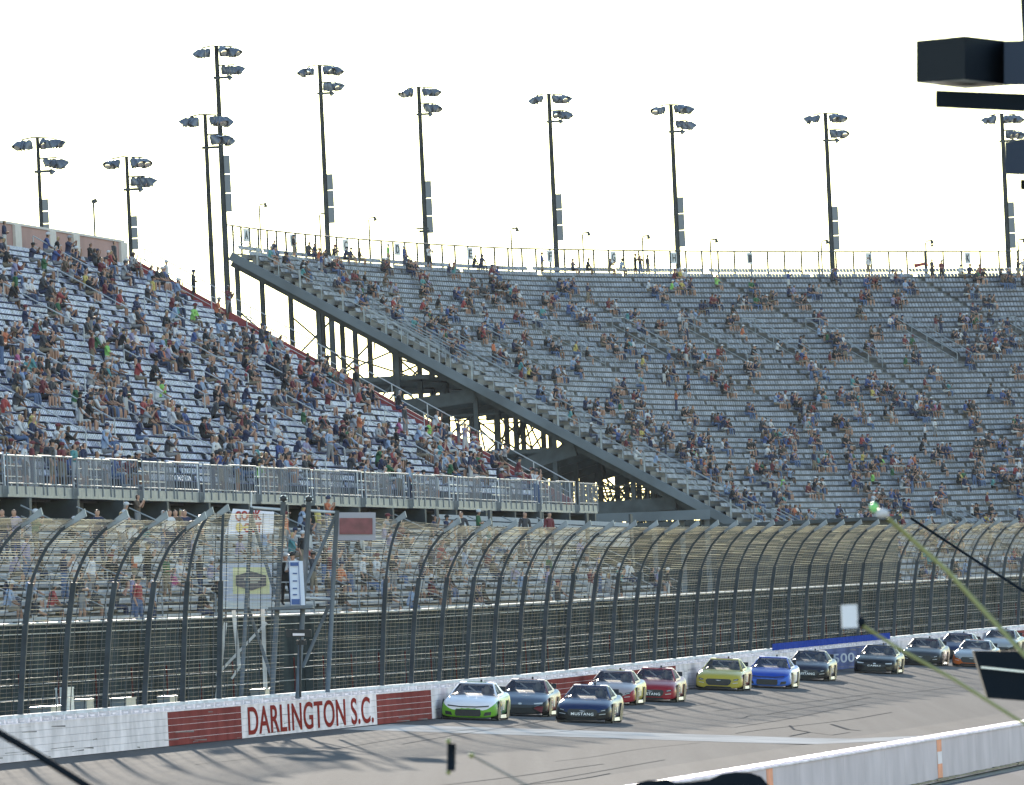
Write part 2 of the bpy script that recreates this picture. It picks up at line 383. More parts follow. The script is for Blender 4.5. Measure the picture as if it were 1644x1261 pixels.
top.build('top_rail', M_STEEL, sw)
wr = empty('walkway_railing', 'low pipe railing with maroon posts on the walkway behind the outer wall', 'railing')
b = MB(); c = MB()
for z in (0.5, 0.95, 1.4): b.tube([tl(a, 3.2, zb(a)+1.2+z) for a in np.arange(-60, 480, 8)], 0.014, 4)
for a in np.arange(-60, 480, 8.3): c.tube([tl(a, 3.2, zb(a)+0.4), tl(a, 3.2, zb(a)+2.5)], 0.03, 5)
b.build('rail', M_RAILD, wr); c.build('rail_post', mat('faded maroon post', (0.07, 0.018, 0.018), 0.8, spec=0.1), wr)
b = MB(); b.quad(tl(-60, 0.9, 1.7), tl(-60, 5.6, 1.7), tl(230, 5.6, 1.9), tl(230, 0.9, 1.9)); b.quad(tl(230, 0.9, 1.9), tl(230, 5.6, 1.9), tl(420, 5.6, 2.3), tl(420, 0.9, 2.3))
tag(b.build('walkway', M_DCONC), kind='structure')
def crate(px, a_off, l, sx, sz, m, lab):
    a = a_px(px, l, 3.0); o = MB(); z = 2.35+ (zb(a)-1.33)
    o.box(tl(a, l, z+sz/2), tdir(a)*sx*2.2, ndir(a)*sx/2, (0, 0, sz/2)); o.box(tl(a, l, z+sz+0.03), tdir(a)*sx*2.3, ndir(a)*sx/2*1.08, (0, 0, 0.03))
    tag(o.build('equipment_case', m), lab, 'equipment case', 'cases standing behind the outer wall')
M_CASE = mat('grey case', (0.13, 0.16, 0.18), 0.5); M_CASEW = mat('pale case', (0.55, 0.58, 0.6), 0.5)
crate(75, 0, 1.6, 0.62, 0.42, M_CASE, 'grey lidded case behind the wall, leftmost of the row of cases')
crate(135, 0, 1.6, 0.36, 0.55, M_CASE, 'narrow grey case behind the wall, second from the left')
crate(197, 0, 1.6, 0.5, 0.5, M_CASE, 'grey case topped by a lid behind the wall, third from the left')
crate(268, 0, 1.6, 0.4, 0.45, M_CASE, 'grey case just left of the billboard legs behind the wall')
crate(104, 0, 3.6, 0.35, 0.9, M_CASEW, 'pale blue upright box behind the railing, left part of the walkway')
crate(420, 0, 1.6, 0.5, 0.45, M_CASE, 'grey case under the flag stand behind the wall')

# ------------------------------------------------------------------ grandstand geometry (near, left)
AE = 310.0                                 # far end of the near stand
LF, LB, ZD, ZT = 17.2, 38.0, 10.75, 23.4   # first row, last row, levels
NR = 36
def lrow(i): t = i/(NR-1); return LF+(LB-LF)*t, ZD+(ZT-ZD)*t
LRISE = (ZT-ZD)/(NR-1); LTREAD = (LB-LF)/(NR-1)
AISL = [AE-1.5-17.0*k for k in range(0, 22)]
def in_aisle(a, lst, hw=0.7): return any(abs(a-x) < hw for x in lst)
M_SEATL = mat('pale blue stadium seat', (0.245, 0.265, 0.38), 0.5, spec=0.2, var=0.6, scale=1.3)
M_SEATF = mat('grey stadium seat', (0.22, 0.238, 0.285), 0.6, spec=0.2, var=0.4, scale=0.9)
stL = empty('near_grandstand', 'large grandstand on the left with pale blue seats, maroon edge and pink parapet', 'grandstand')
def seats_mesh(pts, fac, rgt, name, m, parent, m2=None):
    """pts: seat positions on the tread; fac: facing unit vectors; rgt: row unit vectors (arrays)"""
    pts = np.array(pts); fac = np.array(fac); rgt = np.array(rgt); n = len(pts)
    if n == 0: return
    # local corner points (f, r, z): back panel front/back, top, pan top, pan front
    zb_, zt_ = (.41, .63) if parent.name.startswith('near') else (.42, .69)
    loc = [(-.20, -.21, zb_), (-.20, .21, zb_), (-.28, .18, zt_), (-.28, -.18, zt_), (-.25, -.21, zb_), (-.25, .21, zb_), (-.35, .18, zt_-.01), (-.35, -.18, zt_-.01),
           (-.20, -.20, zb_-.05), (.14, -.20, zb_-.03), (.14, .20, zb_-.03), (-.20, .20, zb_-.05), (.13, -.20, zb_-.06), (.13, .20, zb_-.06)]
    fcs = [(0, 1, 2, 3), (5, 4, 7, 6), (3, 2, 6, 7), (8, 9, 10, 11), (9, 12, 13, 10), (1, 5, 6, 2), (4, 0, 3, 7)]
    V = np.zeros((n, len(loc), 3))
    for i, (f, r, z) in enumerate(loc): V[:, i] = pts+fac*f+rgt*r+np.array([0, 0, z])
    Fc = (np.array(fcs)[None]+(np.arange(n)*len(loc))[:, None, None]).reshape(-1, 4)
    me = bpy.data.meshes.new(name); me.from_pydata(V.reshape(-1, 3).tolist(), [], Fc.tolist()); me.materials.append(m); me.materials.append(m2 or m)
    me.polygons.foreach_set('material_index', [0, 0, 1, 1, 1, 0, 0]*n)
    o = bpy.data.objects.new(name, me); C.objects.link(o); o.parent = parent; return o
A_L0 = 60.0
t = np.array(tdir(0)); fa = -np.array(ndir(0))
dk = MB()
for i in range(NR):
    l, z = lrow(i); pts = []
    a = AE-1.0
    for a in np.arange(A_L0, AE-0.8, 0.52):
        if in_aisle(a, AISL): continue
        pts.append(tuple(tl(a, l+0.12, z)))
    hs = [path(0)[1]]*len(pts)
    fac = []; rg = []
    for a in np.arange(A_L0, AE-0.8, 0.52):
        if in_aisle(a, AISL): continue
        fac.append(tuple(-ndir(a))); rg.append(tuple(tdir(a)))
    seats_mesh(pts, fac, rg, 'seat_row', M_SEATL, stL, mat('painted shade seat pan', (0.08, 0.10, 0.28), 0.5, spec=0.3))  # dark blue of the pan paints the shade between seats
for i in range(-1, NR+2):
    l, z = lrow(i)
    for x0, x1 in zip(np.linspace(A_L0, AE, 16)[:-1], np.linspace(A_L0, AE, 16)[1:]):
        f = l-LTREAD/2; g = f+LTREAD
        dk.quad(tl(x0, f, z), tl(x1, f, z), tl(x1, g, z), tl(x0, g, z))
        dk.quad(tl(x0, f, z-LRISE), tl(x1, f, z-LRISE), tl(x1, f, z), tl(x0, f, z))
dk.build('deck', mat('dark step deck', (0.06, 0.065, 0.09), 0.9, spec=0.1, var=0.25), stL)
# underside slab, end wall, back wall with pilasters
b = MB(); l0, z0 = lrow(-3); l1, z1 = lrow(NR+1)
n_ = 8; xs = np.linspace(A_L0, AE, n_+1)
for x0, x1 in zip(xs[:-1], xs[1:]): b.quad(tl(x0, l0, z0-0.9), tl(x1, l0, z0-0.9), tl(x1, l1, z1-0.9), tl(x0, l1, z1-0.9))
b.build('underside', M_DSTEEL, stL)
b = MB(); l0, z0 = lrow(-1.2); l1, z1 = lrow(NR+0.4)
b.hexa([tl(AE, l0, z0-0.75), tl(AE+0.3, l0, z0-0.75), tl(AE+0.3, l1, z1-0.75), tl(AE, l1, z1-0.75), tl(AE, l0, z0+0.32), tl(AE+0.3, l0, z0+0.32), tl(AE+0.3, l1, z1+0.32), tl(AE, l1, z1+0.32)])
b.v = [(x_, y_, z_+(0.28 if k_ > 3 else 0)) for k_, (x_, y_, z_) in enumerate(b.v)]
b.build('edge_stringer', mat('maroon steel', (0.22, 0.025, 0.03), 0.5, var=0.2), stL)
b = MB()
def rail_line(b, fn, i0, i1, h, step=4, r=0.028, n=None, mid=True, aa=AE):
    a_ = fn(i0)+Vector((0, 0, h)); c_ = fn(i1)+Vector((0, 0, h)); b.tube([a_, c_], r, 5)
    if mid: b.tube([a_-Vector((0, 0, h/2)), c_-Vector((0, 0, h/2))], r*0.7, 4)
    i = i0
    while i <= i1+0.01:
        p = fn(i); b.tube([p, p+Vector((0, 0, h))], r, 5); i += step
rail_line(b, lambda i: tl(AE+0.15, lrow(i)[0], lrow(i)[1]+0.3), -1, NR-1, 1.15, 3, 0.03)
b.build('edge_handrail', M_RAIL, stL)
M_PAR = mat('pink brown parapet', (0.30, 0.16, 0.15), 0.8, var=0.15, scale=0.5)
M_PIL = mat('pale parapet pilaster', (0.50, 0.47, 0.45), 0.8, var=0.1)
b = MB(); c = MB(); l1, z1 = lrow(NR+0.8)
for x0, x1 in zip(np.linspace(A_L0, AE, 10)[:-1], np.linspace(A_L0, AE, 10)[1:]):
    b.hexa([tl(x0, l1, z1-3), tl(x1, l1, z1-3), tl(x1, l1+0.25, z1-3), tl(x0, l1+0.25, z1-3), tl(x0, l1, z1+1.15), tl(x1, l1, z1+1.15), tl(x1, l1+0.25, z1+1.15), tl(x0, l1+0.25, z1+1.15)])
c.hexa([tl(A_L0, l1-0.06, z1+1.15), tl(AE+0.1, l1-0.06, z1+1.15), tl(AE+0.1, l1+0.3, z1+1.15), tl(A_L0, l1+0.3, z1+1.15), tl(A_L0, l1-0.06, z1+1.27), tl(AE+0.1, l1-0.06, z1+1.27), tl(AE+0.1, l1+0.3, z1+1.27), tl(A_L0, l1+0.3, z1+1.27)])
b.build('parapet', M_PAR, stL); c.build('coping', M_PIL, stL)
for px in (-40, 26, 82, 120, 196, 226):
    a = min(AE-0.6, a_px(px, l1, z1)); c = MB(); c.box(tl(a, l1-0.05, z1+0.1), tdir(a)*0.95, ndir(a)*0.1, (0, 0, 1.04)); c.build('pilaster', M_PIL, stL)
# aisle handrails (short staggered runs)
for q, a in enumerate(AISL):
    if a < A_L0+2: break
    b = MB()
    for i0 in range(2+(q*3) % 5, NR-4, 9):
        rail_line(b, lambda i: tl(a, lrow(i)[0], lrow(i)[1]), i0, i0+6, 0.95, 6, 0.03, mid=True)
    b.build('aisle_handrail', M_RAIL, stL)
# front deck: slab, fascia, railing, screens
M_SCREEN = mat('grey mesh screen', (0.15, 0.155, 0.18), 0.8, spec=0.1, alpha=0.6)
b = MB(); fd = 15.6; zD = 10.55
for x0, x1 in zip(np.linspace(A_L0, AE+1, 12)[:-1], np.linspace(A_L0, AE+1, 12)[1:]):
    b.hexa([tl(x0, fd, zD-0.35), tl(x1, fd, zD-0.35), tl(x1, LF+0.3, zD-0.35), tl(x0, LF+0.3, zD-0.35), tl(x0, fd, zD), tl(x1, fd, zD), tl(x1, LF+0.3, zD), tl(x0, LF+0.3, zD)])
b.build('front_deck', M_CONC, stL)
x = A_L0; q = 0
M_FAS = mat('steel fascia', (0.17, 0.19, 0.21), 0.6, var=0.25)
rp = MB(); rb = MB(); scn = MB(); fas = MB()
while x < AE-4:
    rp = MB(); L = 9.0; st = q % 2; o = fd-0.05-0.18*st; hz = 0.06*st
    rb.tube([tl(x, o, zD+1.15-hz), tl(x+L, o, zD+1.15-hz)], 0.035, 5); rb.tube([tl(x, o, zD+0.08), tl(x+L, o, zD+0.08)], 0.03, 5)
    for xx in np.arange(x, x+L+0.1, 2.25): rp.tube([tl(xx, o, zD-0.32), tl(xx, o, zD+1.15)], 0.032, 5)
    if st: scn = MB(); scn.quad(tl(x, o-0.01, zD+0.1), tl(x+L, o-0.01, zD+0.1), tl(x+L, o-0.01, zD+1.12), tl(x, o-0.01, zD+1.12)); scn.build('railing_screen', M_SCREEN, stL)
    else:
        for xx in np.arange(x, x+L, 0.75): rp.tube([tl(xx, o, zD+0.08), tl(xx, o, zD+1.15)], 0.02, 4)
    fas.hexa([tl(x, o+0.02, zD-0.42), tl(x+L, o+0.02, zD-0.42), tl(x+L, fd+0.2, zD-0.42), tl(x, fd+0.2, zD-0.42), tl(x, o+0.02, zD-0.02), tl(x+L, o+0.02, zD-0.02), tl(x+L, fd+0.2, zD-0.02), tl(x, fd+0.2, zD-0.02)])
    rp.build('railing_posts', M_RAILD, stL); x += L; q += 1
rb.build('railing', M_RAILD, stL); fas.build('fascia', M_FAS, stL)
b = MB()
for x in np.arange(A_L0, AE, 18):       # white inner rails of the platform boxes
    for h in (0.45, 0.85, 1.25): b.tube([tl(x, 16.8, zD+h), tl(x+8, 16.8, zD+h)], 0.03, 4)
    for xx in np.arange(x, x+8.1, 1.6): b.tube([tl(xx, 16.8, zD), tl(xx, 16.8, zD+1.25)], 0.03, 4)
b.build('platform_rail', mat('white rail', (0.7, 0.7, 0.7), 0.4), stL)
# supports and under-deck
b = MB(); c = MB(); d = MB()
for x in np.arange(A_L0, AE+1, 12.5):
    b = MB(); b.box(tl(x, 17.0, 5.2), tdir(0)*0.3, ndir(0)*0.15, (0, 0, 5.2)); b.build('column', M_STEEL, stL)
    c = MB(); c.box(tl(x, 19.5, 9.75), tdir(0)*0.3, ndir(0)*4.2, (0, 0, 0.35)); c.build('deck_beam', M_DSTEEL, stL)
    b = MB(); b.box(tl(x, 30.0, 8.2), tdir(0)*0.3, ndir(0)*0.15, (0, 0, 8.2)); b.build('column', M_STEEL, stL)
for x0, x1 in zip(np.linspace(A_L0, AE, 9)[:-1], np.linspace(A_L0, AE, 9)[1:]):
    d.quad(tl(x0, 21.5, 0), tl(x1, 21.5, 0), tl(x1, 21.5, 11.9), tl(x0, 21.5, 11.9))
d.build('light_block_wall', mat('light block wall', (0.06, 0.065, 0.06), 0.8, var=0.5, scale=0.15), stL)  # opaque wall added to keep sunlight from leaking under the deck

# ------------------------------------------------------------------ lower white bleachers
bl = empty('bleachers', 'white plank bleachers between the catch fence and the near grandstand', 'bleachers')
NB, BR, BT = 12, 0.315, 0.62
def brow(i): return 6.3+BT*i, 5.45+BR*i
BA0, BA1 = 0.0, 262.0
BAIS = [BA1-2-14*k for k in range(20)]
for i in range(NB):
    l, z = brow(i); b = MB()
    edges = [BA0]+sorted(x for x in BAIS if BA0 < x < BA1)+[BA1]
    for e0, e1 in zip(edges[:-1], edges[1:]):
        if e1-e0 < 3: continue
        b.hexa([tl(e0+0.7, l, z), tl(e1-0.7, l, z), tl(e1-0.7, l+0.30, z), tl(e0+0.7, l+0.30, z), tl(e0+0.7, l, z+0.09), tl(e1-0.7, l, z+0.09), tl(e1-0.7, l+0.30, z+0.09), tl(e0+0.7, l+0.30, z+0.09)])
        b.hexa([tl(e0+0.7, l+0.28, z-0.40), tl(e1-0.7, l+0.28, z-0.40), tl(e1-0.7, l+0.34, z-0.40), tl(e0+0.7, l+0.34, z-0.40), tl(e0+0.7, l+0.28, z-0.26), tl(e1-0.7, l+0.28, z-0.26), tl(e1-0.7, l+0.34, z-0.26), tl(e0+0.7, l+0.34, z-0.26)])
    b.build('bench_row', mat('white bench plank', (0.44, 0.45, 0.48), 0.8, spec=0.1, var=0.12, scale=0.4), bl)
b = MB(); dk = MB()
for i in range(NB):
    l, z = brow(i); dk.hexa([tl(BA0, l-0.3, z-0.5), tl(BA1, l-0.3, z-0.5), tl(BA1, l+0.31, z-0.5), tl(BA0, l+0.31, z-0.5), tl(BA0, l-0.3, z-0.44), tl(BA1, l-0.3, z-0.44), tl(BA1, l+0.31, z-0.44), tl(BA0, l+0.31, z-0.44)])
dk.build('footboard', mat('dark footboard', (0.07, 0.07, 0.075), 0.9, spec=0.1), bl)
b = MB(); b.hexa([tl(-40, 13.75, 0), tl(BA1, 13.75, 0), tl(BA1, 13.85, 0), tl(-40, 13.85, 0), tl(-40, 13.75, 8.4), tl(BA1, 13.75, 8.4), tl(BA1, 13.85, 8.4), tl(-40, 13.85, 8.4)]); b.build('sky_block_board', mat('sky block board', (0.06, 0.065, 0.065), 0.9, spec=0.1, var=0.4, scale=0.2), bl)  # dark board added to close off bright sky behind the benches
for x in BAIS:
    if x < BA0: break
    b = MB(); p0 = tl(x, *brow(0)); p1 = tl(x, *brow(NB-1)); up = Vector((0, 0, 0.75))
    for s in (0.6,): b.tube([p0+tdir(x)*s+up, p1+tdir(x)*s+up], 0.028, 5); b.tube([p0+tdir(x)*s+up*0.5, p1+tdir(x)*s+up*0.5], 0.022, 4)
    for i in range(0, NB, 3): q = tl(x, *brow(i))+tdir(x)*0.6; b.tube([q, q+up], 0.028, 5)
    b.build('stair_rail', M_STEEL, bl)
# fence of white planks on top at the far part
b = MB(); c = MB(); aP0, aP1 = a_px(698, 14.3, 9.5), a_px(1010, 14.3, 9.5)
for k in range(5): 
    b.hexa([tl(aP0, 14.25, 8.55+k*0.26), tl(aP1, 14.25, 8.35+k*0.26), tl(aP1, 14.32, 8.35+k*0.26), tl(aP0, 14.32, 8.55+k*0.26), tl(aP0, 14.25, 8.76+k*0.26), tl(aP1, 14.25, 8.56+k*0.26), tl(aP1, 14.32, 8.56+k*0.26), tl(aP0, 14.32, 8.76+k*0.26)])
for x in np.linspace(aP0, aP1, 5): c.box(tl(x, 14.2, 8.7), tdir(x)*0.45, ndir(x)*0.05, (0, 0, 1.35))
b.build('back_plank', mat('grey white plank', (0.30, 0.33, 0.38), 0.8, spec=0.1, var=0.1), bl); c.build('back_post', M_DSTEEL, bl)

# ------------------------------------------------------------------ far curved grandstand
FU = 205.0; NF = 62; FRISE, FTREAD = 0.434, 0.75; FZT = 31.6-0.45
def fpath(u):
    # integrate heading 0.17+0.0026u
    h = 0.17+0.0026*u; k = 0.0026; h0 = 0.17
    return -19.6+(math.cos(h0)-math.cos(h))/k, 969+(math.sin(h)-math.sin(h0))/k, h
def fl(u, L, z): x, y, h = fpath(u); z = z*(1+0.019*max(0, 1-max(u, 0)/75)); return Vector((x+math.cos(h)*L, y-math.sin(h)*L, z))
def ffac(u): h = fpath(u)[2]; return Vector((math.cos(h), -math.sin(h), 0))
def ftan(u): h = fpath(u)[2]; return Vector((math.sin(h), math.cos(h), 0))
def frow(i): return 0.6+FTREAD*i, FZT-FRISE*i      # i = 0 is the top row
stF = empty('far_grandstand', 'tall curved grey grandstand across the background on open steel framing', 'grandstand')
FAIS = [11.0+17.0*k for k in range(12)]
VOM = []   # vomitories: (u, row)
for px, py in ((495, 497), (640, 517), (690, 520), (762, 517), (862, 513), (985, 513), (1097, 512), (1193, 514), (1296, 515), (1442, 514), (1608, 512), (1240, 822), (1302, 822), (1362, 824), (1520, 820), (1620, 818)):
    best = None
    for i in range(0, NF, 1):
        L, z = frow(i); lo, hi = 0, FU
        for _ in range(30):
            mid = (lo+hi)/2
            if proj(fl(mid, L, z+1.0))[0] < px: lo = mid
            else: hi = mid
        e = abs(proj(fl(lo, L, z+1.0))[1]-py)
        if best is None or e < best[0]: best = (e, lo, i)
    VOM.append((best[1], best[2]))
def in_vom(u, i): return any(abs(u-v-1.0) < 1.3 and r <= i <= r+8 for v, r in VOM)
for i in range(NF):
    L, z = frow(i); pts = []; fac = []; rg = []
    for u in np.arange(3.0, FU, 0.54):
        if in_aisle(u, FAIS, 0.4) or in_vom(u, i): continue
        pts.append(tuple(fl(u, L-0.1, z))); fac.append(tuple(ffac(u))); rg.append(tuple(ftan(u)))
    seats_mesh(pts, fac, rg, 'seat_row', M_SEATF, stF, mat('grey seat pan', (0.14, 0.155, 0.18), 0.5, spec=0.3))
b = MB(); us = np.linspace(0, FU+12, 36)
for i in range(NF+2):
    L, z = frow(i); f0 = L-FTREAD/2; f1 = L+FTREAD/2
    for u0, u1 in zip(us[:-1], us[1:]):
        b.quad(fl(u0, f1, z), fl(u1, f1, z), fl(u1, f0, z), fl(u0, f0, z))
        b.quad(fl(u0, f1, z-FRISE), fl(u1, f1, z-FRISE), fl(u1, f1, z), fl(u0, f1, z))
b.build('deck', mat('galvanised deck', (0.06, 0.065, 0.077), 0.65, var=0.25, scale=0.4), stF)
b = MB(); L0, z0 = frow(-0.5); L1, z1 = frow(NF+3)
for u0, u1 in zip(us[:-1], us[1:]): b.quad(fl(u0, L0, z0-0.55), fl(u1, L0, z0-0.55), fl(u1, L1, z1-0.55), fl(u0, L1, z1-0.55))
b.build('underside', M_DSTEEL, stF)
b = MB()
for q, a in enumerate(FAIS):
    for i in range(NF):
        L, z = frow(i)
        for h_ in (0, 1): 
            c_ = fl(a, L+FTREAD*(0.25-0.5*h_), z+FRISE*0.5*h_-0.1); b.box(c_, ftan(a)*0.5, ffac(a)*FTREAD*0.25, (0, 0, 0.12))
b.build('aisle_steps', mat('pale step', (0.17, 0.18, 0.19), 0.8, spec=0.1), stF)
M_BEAM = mat('blue grey steel', (0.10, 0.12, 0.145), 0.7, 0.0, 0.2, var=0.25, scale=0.3)
def beam(b, p, q, wx, wz, side=None):
    p = Vector(p); q = Vector(q); d = (q-p).normalized(); s = (side or Vector((0, 1, 0))); s = (s-d*s.dot(d)).normalized(); n = d.cross(s)
    b.hexa([p-s*wx-n*wz, p+s*wx-n*wz, p+s*wx+n*wz, p-s*wx+n*wz, q-s*wx-n*wz, q+s*wx-n*wz, q+s*wx+n*wz, q-s*wx+n*wz])
b = MB(); beam(b, fl(-0.25, *(L0, z0-0.35)), fl(-0.25, L1, z1-0.35), 0.2, 0.30, ftan(0)); b.build('edge_stringer', M_BEAM, stF)
b = MB()
rail_line(b, lambda i: fl(-0.1, *frow(i)), 0, NF, 1.0, 2, 0.035, mid=False)
for i in range(2, NF, 4): q = fl(-0.1, *frow(i)); b.tube([q-Vector((0, 0, .6)), q+Vector((0, 0, 1.3))], 0.09, 4)
b.build('edge_handrail', M_STEEL, stF)
b = MB(); rail_line(b, lambda i: fl(11.0, *frow(i)), 2, NF, 1.05, 4, 0.05, mid=True); b.build('long_handrail', M_STEEL, stF)
for u, r in VOM:
    b = MB()
    for s in (-0.3, 2.3): rail_line(b, lambda i: fl(u+s, *frow(i)), r, min(NF, r+7), 1.1, 3.5, 0.04)
    p = fl(u-0.3, *frow(r)); q = fl(u+2.3, *frow(r)); b.tube([p+Vector((0, 0, 1.1)), q+Vector((0, 0, 1.1))], 0.04, 5)
    dk = MB(); dk.box((fl(u+1, *frow(r+3.5))), ftan(u)*1.2, ffac(u)*0.1, (0, 0, 1.2))
    b.build('vomitory_rail', M_STEEL, stF)
# top windbreak rail and posts, letter boards
b = MB(); c = MB(); L0, z0 = frow(-1.0)
us2 = np.linspace(0, FU, 40)
RHT = 1.65
for h in (RHT,): b.tube([fl(u, L0, z0+h) for u in us2], 0.06, 5)
for h in (1.0, 0.5): b.tube([fl(u, L0, z0+h) for u in us2], 0.012, 4)
u = 0.0
while u < FU:
    c = MB(); c.tube([fl(u, L0, z0-0.6), fl(u, L0, z0+RHT)], 0.075, 5); c.build('top_rail_post', M_DSTEEL, stF); u += 2.9
b.tube([fl(0, L0, z0+RHT), fl(0, frow(2)[0], frow(2)[1]+1.0)], 0.03, 4)
b.build('top_rail', M_DSTEEL, stF)
M_BOARD = mat('section board', (0.55, 0.58, 0.62), 0.6)
for ch, px in (('A', 393), ('B', 468), ('C', 553), ('D', 636), ('E', 753), ('F', 881), ('G', 983), ('H', 1080), ('I', 1202), ('J', 1393), ('K', 1552)):
    lo, hi = 0, FU
    for _ in range(30):
        mid = (lo+hi)/2
        if proj(fl(mid, L0, z0+1.3))[0] < px: lo = mid
        else: hi = mid
    u = lo; half = 5.0/ (22.0*max(0.15, proj(fl(u+1, L0, z0))[0]-proj(fl(u, L0, z0))[0])/22.0)
    tt = ftan(u); b = MB(); b.box(fl(u, L0+0.08, z0+1.1), tt*half*0.85, ffac(u)*0.02, (0, 0, 0.45)); o = b.build('section_board', M_BOARD, stF)
    text_mesh('letter', ch, M_DSTEEL, fl(u, L0+0.12, z0+0.8)-tt*half*0.5, tt, (0, 0, 1), half*1.0, 0.6, o, 0.01)
# steel framing below
fr = MB(); hb = MB(); dg = MB()
for q, u in enumerate([1.5, 10, 19, 28, 37, 47, 58, 70, 84, 100, 120, 145, 170]):
    fr = MB(); dg = MB()
    Ls = [0.3, 6, 11.5, 17, 22.5, 28, 33.5, 39]
    if q > 7: Ls = Ls[::2]
    def zt(L): return FZT-FRISE*(L-0.6)/FTREAD-0.85
    for L in Ls: beam(fr, fl(u, L, 0), fl(u, L, zt(L)), 0.16, 0.16, ftan(u))
    beam(hb, fl(u, 0, zt(0)), fl(u, 41, zt(41)), 0.14, 0.32, ftan(u))
    for zz in (5.5, 11, 16.5, 22):
        Lmax = min(39, (FZT-1.2-zz)/FRISE*FTREAD)
        beam(hb, fl(u, 0.3, zz), fl(u, Lmax, zz), 0.10, 0.16, ftan(u))
    for k, (La, Lb) in enumerate(zip(Ls[:-1], Ls[1:])):
        for zz in (0.3, 5.5, 11, 16.5, 22):
            top = min(zz+5.5, zt(Lb))
            if top-zz < 1.5: continue
            if (k+q) % 2: dg.tube([fl(u, La, zz), fl(u, Lb, top)], 0.085, 4)
            else: dg.tube([fl(u, Lb, zz), fl(u, La, top)], 0.085, 4)
    for zz in (8.2, 13.8, 19.2):
        Lmax = min(39, (FZT-1.2-zz)/FRISE*FTREAD)
        if q % 2 == 0: dg.tube([fl(u, 8, zz), fl(u, Lmax, zz)], 0.07, 4)
    fr.build('column_row', M_DSTEEL, stF); dg.build('brace_frame', M_DSTEEL, stF)
    if q < 9: beam(hb, fl(u, 10, zt(10)-5), fl(u, 17, zt(17)-0.3), 0.25, 0.45, ftan(u)); beam(hb, fl(u, 24, zt(24)-4.5), fl(u, 31, zt(31)-0.3), 0.25, 0.45, ftan(u)); beam(hb, fl(u, 17, zt(17)-6), fl(u, 24, zt(24)-0.3), 0.25, 0.45, ftan(u))
dg = MB()
for L in (6, 11.5, 17, 22.5, 28, 33.5):
    for zz in (5.5, 11, 16.5, 22):
        if zz < FZT-FRISE*(L-0.6)/FTREAD-2: hb.tube([fl(u, L, zz) for u in np.linspace(1.5, 170, 12)], 0.13, 4)
    for u0, u1 in ((1.5, 19), (19, 37), (37, 58), (58, 84), (84, 120)):
        zt_ = min(22, FZT-FRISE*(L-0.6)/FTREAD-2); dg.tube([fl(u0, L, 0.5), fl(u1, L, zt_)], 0.07, 4); dg.tube([fl(u1, L, 0.5), fl(u0, L, zt_)], 0.07, 4)
hb.build('floor_beams', M_DSTEEL, stF); dg.build('braces', M_DSTEEL, stF)
b = MB(); beam(b, fl(-0.2, -4.2, 20.2), fl(-0.2, 7, 20.8), 0.1, 0.3, ftan(0)); beam(b, fl(-0.2, 9.0, 11.2), fl(-0.2, 21, 11.8), 0.1, 0.3, ftan(0)); b.build('side_beam', M_DSTEEL, stF)

cn = empty('sky_block_building', 'long low dark building added under the far grandstand to block bright sky', 'building')  # added block, hides the bright sky gap below the far stand
b = MB(); q0 = P(1135, 848, 930); q1 = P(1440, 848, 930); b.hexa([(q0.x, 930, 0), (q1.x, 930, 0), (q1.x, 938, 0), (q0.x, 938, 0), (q0.x, 930, q0.z), (q1.x, 930, q0.z), (q1.x, 938, q0.z), (q0.x, 938, q0.z)]); b.build('wall', mat('sky block wall', (0.08, 0.08, 0.075), 0.9, spec=0.1, var=0.4, scale=0.3), cn)
b = MB(); b.box(((q0.x+q1.x)/2, 933.9, q0.z+0.1), ((q1.x-q0.x)/2+0.3, 0, 0), (0, 4.5, 0), (0, 0, 0.12)); b.build('roof', M_DSTEEL, cn)
# low shed in front of the far stand and trees behind
sh = empty('shed', 'low dark flat-roofed shed under the lower corner of the far grandstand', 'shed')
b = MB(); b.hexa([P(862, 842, 880), P(1140, 834, 880), P(1140, 834, 896), P(862, 842, 896), P(862, 829, 880), P(1140, 818, 880), P(1140, 818, 896), P(862, 829, 896)]); b.build('roof', M_BEAM, sh)
b = MB(); z = P(1000, 838, 884).z
for px in (870, 960, 1050, 1095, 1135): q = P(px, 838, 882); b.box((q.x, 882, z/2), (0.16, 0, 0), (0, 0.16, 0), (0, 0, z/2))
b.build('column', M_BEAM, sh)
b = MB(); b.box((P(1000, 838, 890).x, 892, z/2-0.3), (6.0, 0, 0), (0, 0.1, 0), (0, 0, z/2-0.4)); b.build('wall', M_DSTEEL, sh)
M_LEAF = mat('foliage', (0.055, 0.075, 0.03), 0.8, var=0.5, scale=0.8); M_BARK = mat('bark', (0.05, 0.04, 0.03), 0.9)
rnd = random.Random(5)
